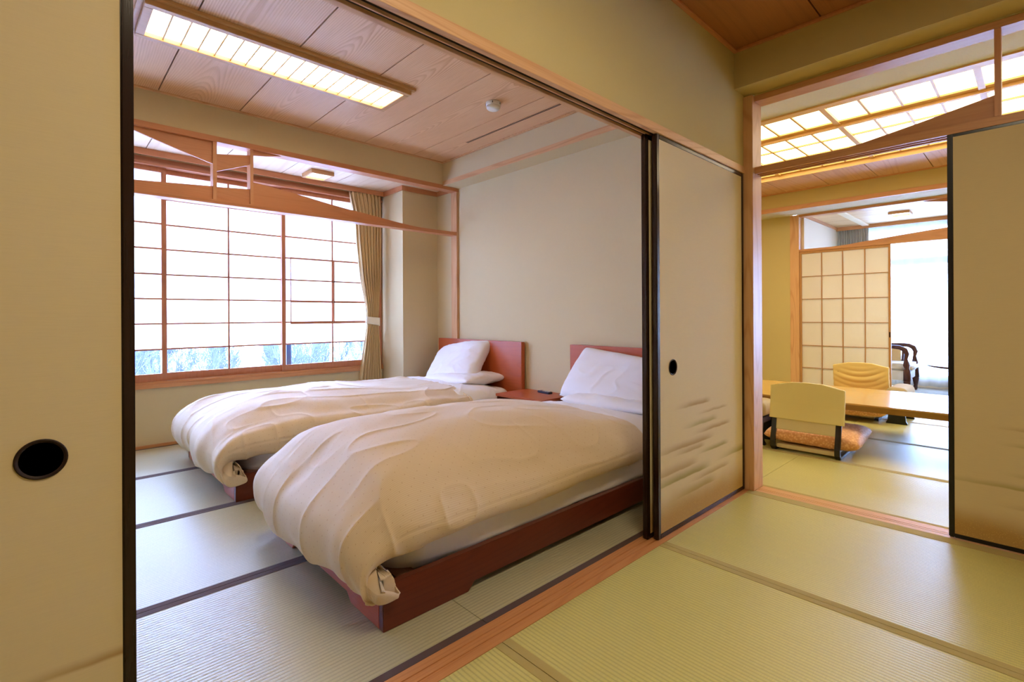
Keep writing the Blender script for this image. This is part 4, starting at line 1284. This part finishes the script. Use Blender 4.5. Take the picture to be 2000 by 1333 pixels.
# nightstand between the headboards
e = empty('nightstand', (2.76, 2.695, 0.001))
tag(e, 'low reddish wooden nightstand between the two beds', 'nightstand')
def q(mb, n, m, bv=0.002):
    o = mb.build(n, m, e, bevel=bv); local(o, e.location); return o
q(MB().box(2.59, 2.948, 2.450, 2.940, 0.364, 0.384), 'top', M['cherryY'])
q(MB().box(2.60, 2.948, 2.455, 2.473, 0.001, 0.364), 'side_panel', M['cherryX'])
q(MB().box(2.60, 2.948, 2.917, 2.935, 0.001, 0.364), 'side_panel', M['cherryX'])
q(MB().box(2.60, 2.94, 2.473, 2.917, 0.20, 0.216), 'shelf', M['cherryY'])
q(MB().box(2.61, 2.94, 2.473, 2.917, 0.02, 0.20), 'drawer_front', M['cherryY'])
q(MB().box(2.935, 2.948, 2.473, 2.917, 0.216, 0.364), 'back_panel', M['cherryY'])
e = empty('remote_control', (2.865, 2.665, 0.385), R(-8))
tag(e, 'small dark remote control lying on the nightstand', 'remote control')
MB().box(-0.022, 0.022, -0.07, 0.07, 0.0, 0.016).build('body', M['remote'], e, bevel=0.004)
for i in range(4):
    for j in range(2):
        MB().box(-0.012 + j * 0.014, -0.002 + j * 0.014, -0.05 + i * 0.02, -0.04 + i * 0.02, 0.0155, 0.018).build('button', M['white_plastic'], e)

# ================================================================== TABLE ROOM THINGS
e = empty('low_table', (4.74, 0.9, 0.001))
tag(e, 'long low honey coloured lacquer table on the tatami', 'table')
def q(mb, n, m, bv=0.002):
    o = mb.build(n, m, e, bevel=bv); local(o, e.location); return o
q(MB().box(4.235, 5.165, -0.25, 2.30, 0.340, 0.350), 'table_top', M['table_top'])
q(MB().box(4.238, 5.162, -0.247, 2.297, 0.300, 0.340), 'apron', M['table_edge'])
for x in (4.40, 4.95):
    for yy in (-0.15, 2.16):
        q(MB().box(x, x + 0.06, yy, yy + 0.06, 0.001, 0.30), 'leg', M['table_edge'])

def legless_chair(label, loc, rz, cover, second, fold):
    """origin: floor point below the back edge; +x points from the back to the front of the seat"""
    e = empty('legless_chair', (*loc, 0.001), rz)
    tag(e, label, 'floor chair')
    for sy in (-0.203, 0.203):
        pth = [(0.085, 0.45), (0.074, 0.34), (0.034, 0.16), (0.008, 0.08), (0.004, 0.040), (0.022, 0.014), (0.07, 0.010), (0.25, 0.010), (0.46, 0.010)]
        pp, _ = curve_pts(pth, 26)
        mb = MB()
        n = len(pp)
        L = []; Rr = []
        for i in range(n):
            t = pp[min(i + 1, n - 1)] - pp[max(i - 1, 0)]; t = t / np.linalg.norm(t)
            nr = np.array([-t[1], t[0]]) * 0.0105
            L.append(tuple(pp[i] + nr)); Rr.append(tuple(pp[i] - nr))
        mb.prism(L + Rr[::-1], 'Y', sy - 0.017, sy + 0.017)
        mb.build('frame_rail', M['black'], e, bevel=0.002)
    MB().box(0.030, 0.46, -0.186, 0.186, 0.018, 0.046).build('seat_board', M['board_cream'], e, bevel=0.003)
    # lower back board
    n1, n2 = 30, 20
    def backs(y0, y1, z0, z1fn, off, nm, mat, th, ripple=0.0):
        yy = np.linspace(y0, y1, 50); tt = np.linspace(0, 1, 44)
        P = np.zeros((50, 44, 3))
        for i, y in enumerate(yy):
            zt = z1fn(y)
            z = z0 + (zt - z0) * tt
            x = np.interp(z, [0.03, 0.07, 0.16, 0.34, 0.46, 0.55], [0.01, 0.012, 0.036, 0.076, 0.087, 0.09]) + off - 0.012 * (1 - (y / 0.25) ** 2)
            if ripple:
                sag = (z - z0) - 1.5 * (y + 0.02) ** 2
                x = x + ripple * (np.sin(sag * 110) + 0.5 * np.sin(sag * 61 + 1)) * np.clip(1 - ((tt - 0.50) / 0.42) ** 2, 0, 1) * (1 - 0.75 * (y / 0.23) ** 2)
            P[i, :, 0] = x; P[i, :, 1] = y; P[i, :, 2] = z
        o = grid_mesh(nm, P, mat, e)
        md = o.modifiers.new('t', 'SOLIDIFY'); md.thickness = th; md.offset = 0
        return o
    def topz(y):
        a = abs(y)
        return 0.503 - 0.004 * (a / 0.1) if a < 0.10 else 0.499 - 0.028 * min(1, (a - 0.10) / 0.115) - 0.006 * max(0, (a - 0.222) / 0.012)
    backs(-0.186, 0.186, 0.155, lambda y: 0.47, 0.0, 'back_board', M['board_cream'], 0.012)
    low = second
    backs(-0.234, 0.234, low, topz, 0.0, 'back_cover', cover, 0.034, fold)
    return e
legless_chair('cream covered legless floor chair at the near side of the low table', (3.900, 1.140), R(1.5), M['yellow_cover'], 0.230, 0.0)
legless_chair('yellow covered legless floor chair across the table before the paper screen', (6.075, 1.235), R(180), M['yellow_cover2'], 0.20, 0.0045)
def zabuton(label, loc, w, d, t, rz):
    o = pillow(w, d, t, Matrix.Identity(4), int(loc[0] * 10), None, 0.5, 'seat_cushion', 0.36)
    o.data.materials[0] = M['silk']
    o.location = loc; o.rotation_euler = (0, 0, rz)
    tag(o, label, 'cushion')
    return o
zabuton('orange figured seat cushion on the near legless chair', (4.225, 1.135, 0.108), 0.59, 0.60, 0.122, R(4))
zabuton('orange figured seat cushion on the far legless chair', (5.71, 1.245, 0.108), 0.60, 0.60, 0.122, R(2))

def armrest(label, x0, x1, y0, y1):
    base = ((x0 + x1) / 2, (y0 + y1) / 2, 0.001)
    e = empty('elbow_rest', base)
    tag(e, label, 'armrest')
    def q(mb, n, m, bv=0.002, sm=False):
        o = mb.build(n, m, e, bevel=bv, smooth=sm); local(o, base); return o
    yc = (y0 + y1) / 2; hw = (y1 - y0) / 2
    for x in (x0 + 0.01, x1 - 0.04):
        pts = [(yc - hw - 0.0, 0.001), (yc + hw, 0.001), (yc + hw, 0.012)] + [(yc + hw * 0.86, 0.03), (yc + hw * 0.80, 0.08), (yc + hw * 0.80, 0.205), (yc - hw * 0.80, 0.205), (yc - hw * 0.80, 0.08), (yc - hw * 0.86, 0.03), (yc - hw, 0.012)]
        q(MB().prism(pts, 'X', x, x + 0.03), 'leg', M['black'])
    q(MB().box(x0 + 0.04, x1 - 0.04, yc - hw * 0.7, yc + hw * 0.7, 0.16, 0.205), 'apron', M['black'])
    th = np.linspace(0, 2 * np.pi, 36, endpoint=False)
    xs_ = np.concatenate([np.linspace(x0 - 0.01, x0 + 0.05, 8), np.linspace(x0 + 0.06, x1 - 0.06, 12), np.linspace(x1 - 0.05, x1 + 0.01, 8)])
    P = np.zeros((36, len(xs_), 3))
    for j, x in enumerate(xs_):
        eg = min(1, min(x - x0 + 0.012, x1 + 0.012 - x) / 0.05)
        rr = math.sqrt(max(0.0, 1 - (1 - eg) ** 2))
        P[:, j, 0] = x
        P[:, j, 1] = yc + hw * (0.25 + 0.80 * rr) * np.sign(np.cos(th)) * np.abs(np.cos(th)) ** 0.7
        P[:, j, 2] = 0.268 + 0.062 * rr * np.sign(np.sin(th)) * np.abs(np.sin(th)) ** 0.75
    P -= np.array(base)
    grid_mesh('pad', P, M['pad_grey'], e, closed_u=True)
    return e
armrest('black lacquer armrest with taupe pad beside the near legless chair', 3.965, 4.222, 1.425, 1.60)
armrest('black lacquer armrest beside the far legless chair', 5.57, 5.98, 0.80, 0.955)

# ================================================================== SUNROOM THINGS
e = empty('armchair', (7.97, 1.40, 0.0))
tag(e, 'carved dark wood armchair with cream upholstery in the sunroom', 'chair')
def q(mb, n, m, bv=0.0, sm=False):
    o = mb.build(n, m, e, bevel=bv, smooth=sm); local(o, e.location); return o
for x in (7.66, 8.28):
    # front leg and carved arm support
    q(MB().tube([(x, 1.105, 0.0), (x, 1.105, 0.03), (x, 1.10, 0.06), (x, 1.10, 0.15), (x, 1.10, 0.19)], [0.018, 0.024, 0.020, 0.036, 0.032], 12), 'leg', M['mahogany'], 0, True)
    q(MB().tube([(x, 1.10, 0.17), (x, 1.10, 0.30), (x, 1.10, 0.32), (x, 1.105, 0.36), (x, 1.11, 0.44), (x, 1.10, 0.50), (x, 1.12, 0.550), (x, 1.17, 0.578), (x, 1.26, 0.585), (x, 1.40, 0.58), (x, 1.58, 0.59)],
                [0.038, 0.036, 0.022, 0.034, 0.018, 0.026, 0.030, 0.026, 0.022, 0.020, 0.018], 12), 'arm', M['mahogany'], 0, True)
    q(MB().tube([(x, 1.60, 0.0), (x, 1.58, 0.2), (x, 1.60, 0.45), (x, 1.70, 0.9)], [0.022, 0.026, 0.022, 0.018], 10), 'leg', M['mahogany'], 0, True)
q(MB().box(7.68, 8.26, 1.10, 1.60, 0.17, 0.29), 'seat_frame', M['armsilk'], 0.01)
def puff(x0, x1, y0, y1, z0, z1, nm, mat, mtx=None):
    mb = MB().box(x0, x1, y0, y1, z0, z1)
    o = mb.build(nm, mat, e, bevel=0.028, smooth=True); 
    if mtx: o.data.transform(mtx)
    local(o, e.location); return o
q(MB().tube([(8.28, 1.235, 0.36), (8.28, 1.23, 0.48), (8.28, 1.235, 0.58)], [0.016, 0.013, 0.018], 8), 'arm', M['mahogany'], 0, True)
q(MB().box(8.262, 8.29, 1.25, 1.60, 0.36, 0.572), 'arm_panel', M['armback'], 0.006)
puff(7.68, 8.26, 1.06, 1.58, 0.275, 0.37, 'seat_cushion', M['armsilk'])
puff(7.69, 8.25, 1.46, 1.56, 0.36, 0.66, 'back_cushion', M['armback'])
e = empty('side_table', (7.95, 0.55, 0.0))
tag(e, 'small round dark wood table beside the sunroom armchair', 'table')
q(MB().lathe((7.95, 0.55, 0.0), [(0.10, 0.345), (0.36, 0.345), (0.385, 0.352), (0.40, 0.362), (0.40, 0.368), (0.38, 0.372), (0.05, 0.372)], 48), 'table_top', M['mahogany'], 0, True)
q(MB().lathe((7.95, 0.55, 0.0), [(0.03, 0.0), (0.03, 0.06), (0.05, 0.10), (0.03, 0.16), (0.025, 0.30), (0.06, 0.345)], 20), 'pedestal', M['mahogany'], 0, True)
for a in range(3):
    an = a * 2.094 + 0.4
    q(MB().tube([(7.95, 0.55, 0.09), (7.95 + 0.12 * math.cos(an), 0.55 + 0.12 * math.sin(an), 0.06), (7.95 + 0.22 * math.cos(an), 0.55 + 0.22 * math.sin(an), 0.012)], [0.02, 0.018, 0.012], 8), 'foot', M['mahogany'], 0, True)
o = pillow(0.34, 0.40, 0.13, Matrix.Identity(4), 4, None, 0.4, 'floor_cushion')
o.location = (7.36, 1.24, 0.064)
tag(o, 'rounded white cushion on the sunroom floor before the armchair', 'cushion')

# ================================================================== OUTSIDE
GZ = -6.0
tag(MB().box(-60, 120, 4.99, 140, GZ - 0.2, GZ).build('ground', M['snow']), 'snow covered ground below the bedroom window', 'ground', kind='structure')
tag(MB().box(8.9, 120, -80, 4.98, GZ - 0.2, GZ).build('ground', M['snow']), 'snow covered ground below the sunroom window', 'ground', kind='structure')

def tree_mesh(seed, h):
    rd = random.Random(seed)
    V = []; Fc = []
    def seg(a, b, ra, rb):
        d = (b - a).normalized()
        ref = Vector((0, 0, 1)) if abs(d.z) < 0.9 else Vector((1, 0, 0))
        p = d.cross(ref).normalized(); q2 = d.cross(p)
        i0 = len(V)
        for c, rr in ((a, ra), (b, rb)):
            for k in range(3):
                an = k * 2.0944
                V.append(tuple(c + p * rr * math.cos(an) + q2 * rr * math.sin(an)))
        for k in range(3):
            Fc.append((i0 + k, i0 + (k + 1) % 3, i0 + 3 + (k + 1) % 3, i0 + 3 + k))
    def grow(p, d, ln, r, lv):
        nseg = 3
        for i in range(nseg):
            d2 = (d + Vector((rd.uniform(-1, 1), rd.uniform(-1, 1), rd.uniform(-0.6, 0.9))) * 0.22).normalized()
            e2 = p + d2 * ln / nseg
            r2 = max(0.013, r * 0.82)
            seg(p, e2, r, r2)
            p, d, r = e2, d2, r2
            if lv < 4:
                for _ in range(rd.choice((2, 2, 3)) if lv else 3):
                    ax = Vector((rd.uniform(-1, 1), rd.uniform(-1, 1), rd.uniform(-1, 1))).normalized()
                    dd = (d + ax * 0.95).normalized()
                    dd.z = abs(dd.z) * 0.7 + 0.1
                    grow(p, dd.normalized(), ln * rd.uniform(0.5, 0.68), r * 0.6, lv + 1)
    grow(Vector((0, 0, 0)), Vector((0, 0, 1)), h * 0.62, 0.11, 0)
    me = bpy.data.meshes.new('bare_tree')
    me.from_pydata(V, [], Fc)
    me.materials.append(M['bark'])
    return me
tms = [tree_mesh(11 + i, 6.2) for i in range(4)]
rt_ = random.Random(3)
k = 0
for me_ in tms:
    xs_ = [v.co.x for v in me_.vertices]; ys_ = [v.co.y for v in me_.vertices]; zh = max(v.co.z for v in me_.vertices)
    me_.transform(Matrix.Diagonal((2.6 / (max(xs_) - min(xs_)), 2.6 / (max(ys_) - min(ys_)), 8.6 / zh, 1)))
for (dd, n, a0, a1) in ((17, 6, 56, 100), (21, 7, 56, 100), (26, 9, 55, 100), (32, 11, 54, 100)):
    for i in range(n):
        az = R(a0 + (a1 - a0) * (i + 0.5 * (n % 2)) / n)
        o = bpy.data.objects.new('bare_tree', tms[k % 4]); k += 1
        COL.objects.link(o)
        o.location = (0.3 + dd * math.cos(az), dd * math.sin(az), GZ)
        o.rotation_euler = (0, 0, (k % 4) * math.pi / 2)
        o.scale = (0.85, 0.85, rt_.uniform(0.9, 1.08))
        tag(o, 'bare haze tinted tree in the wood outside the bedroom window', 'tree', 'bare trees outside the bedroom window')
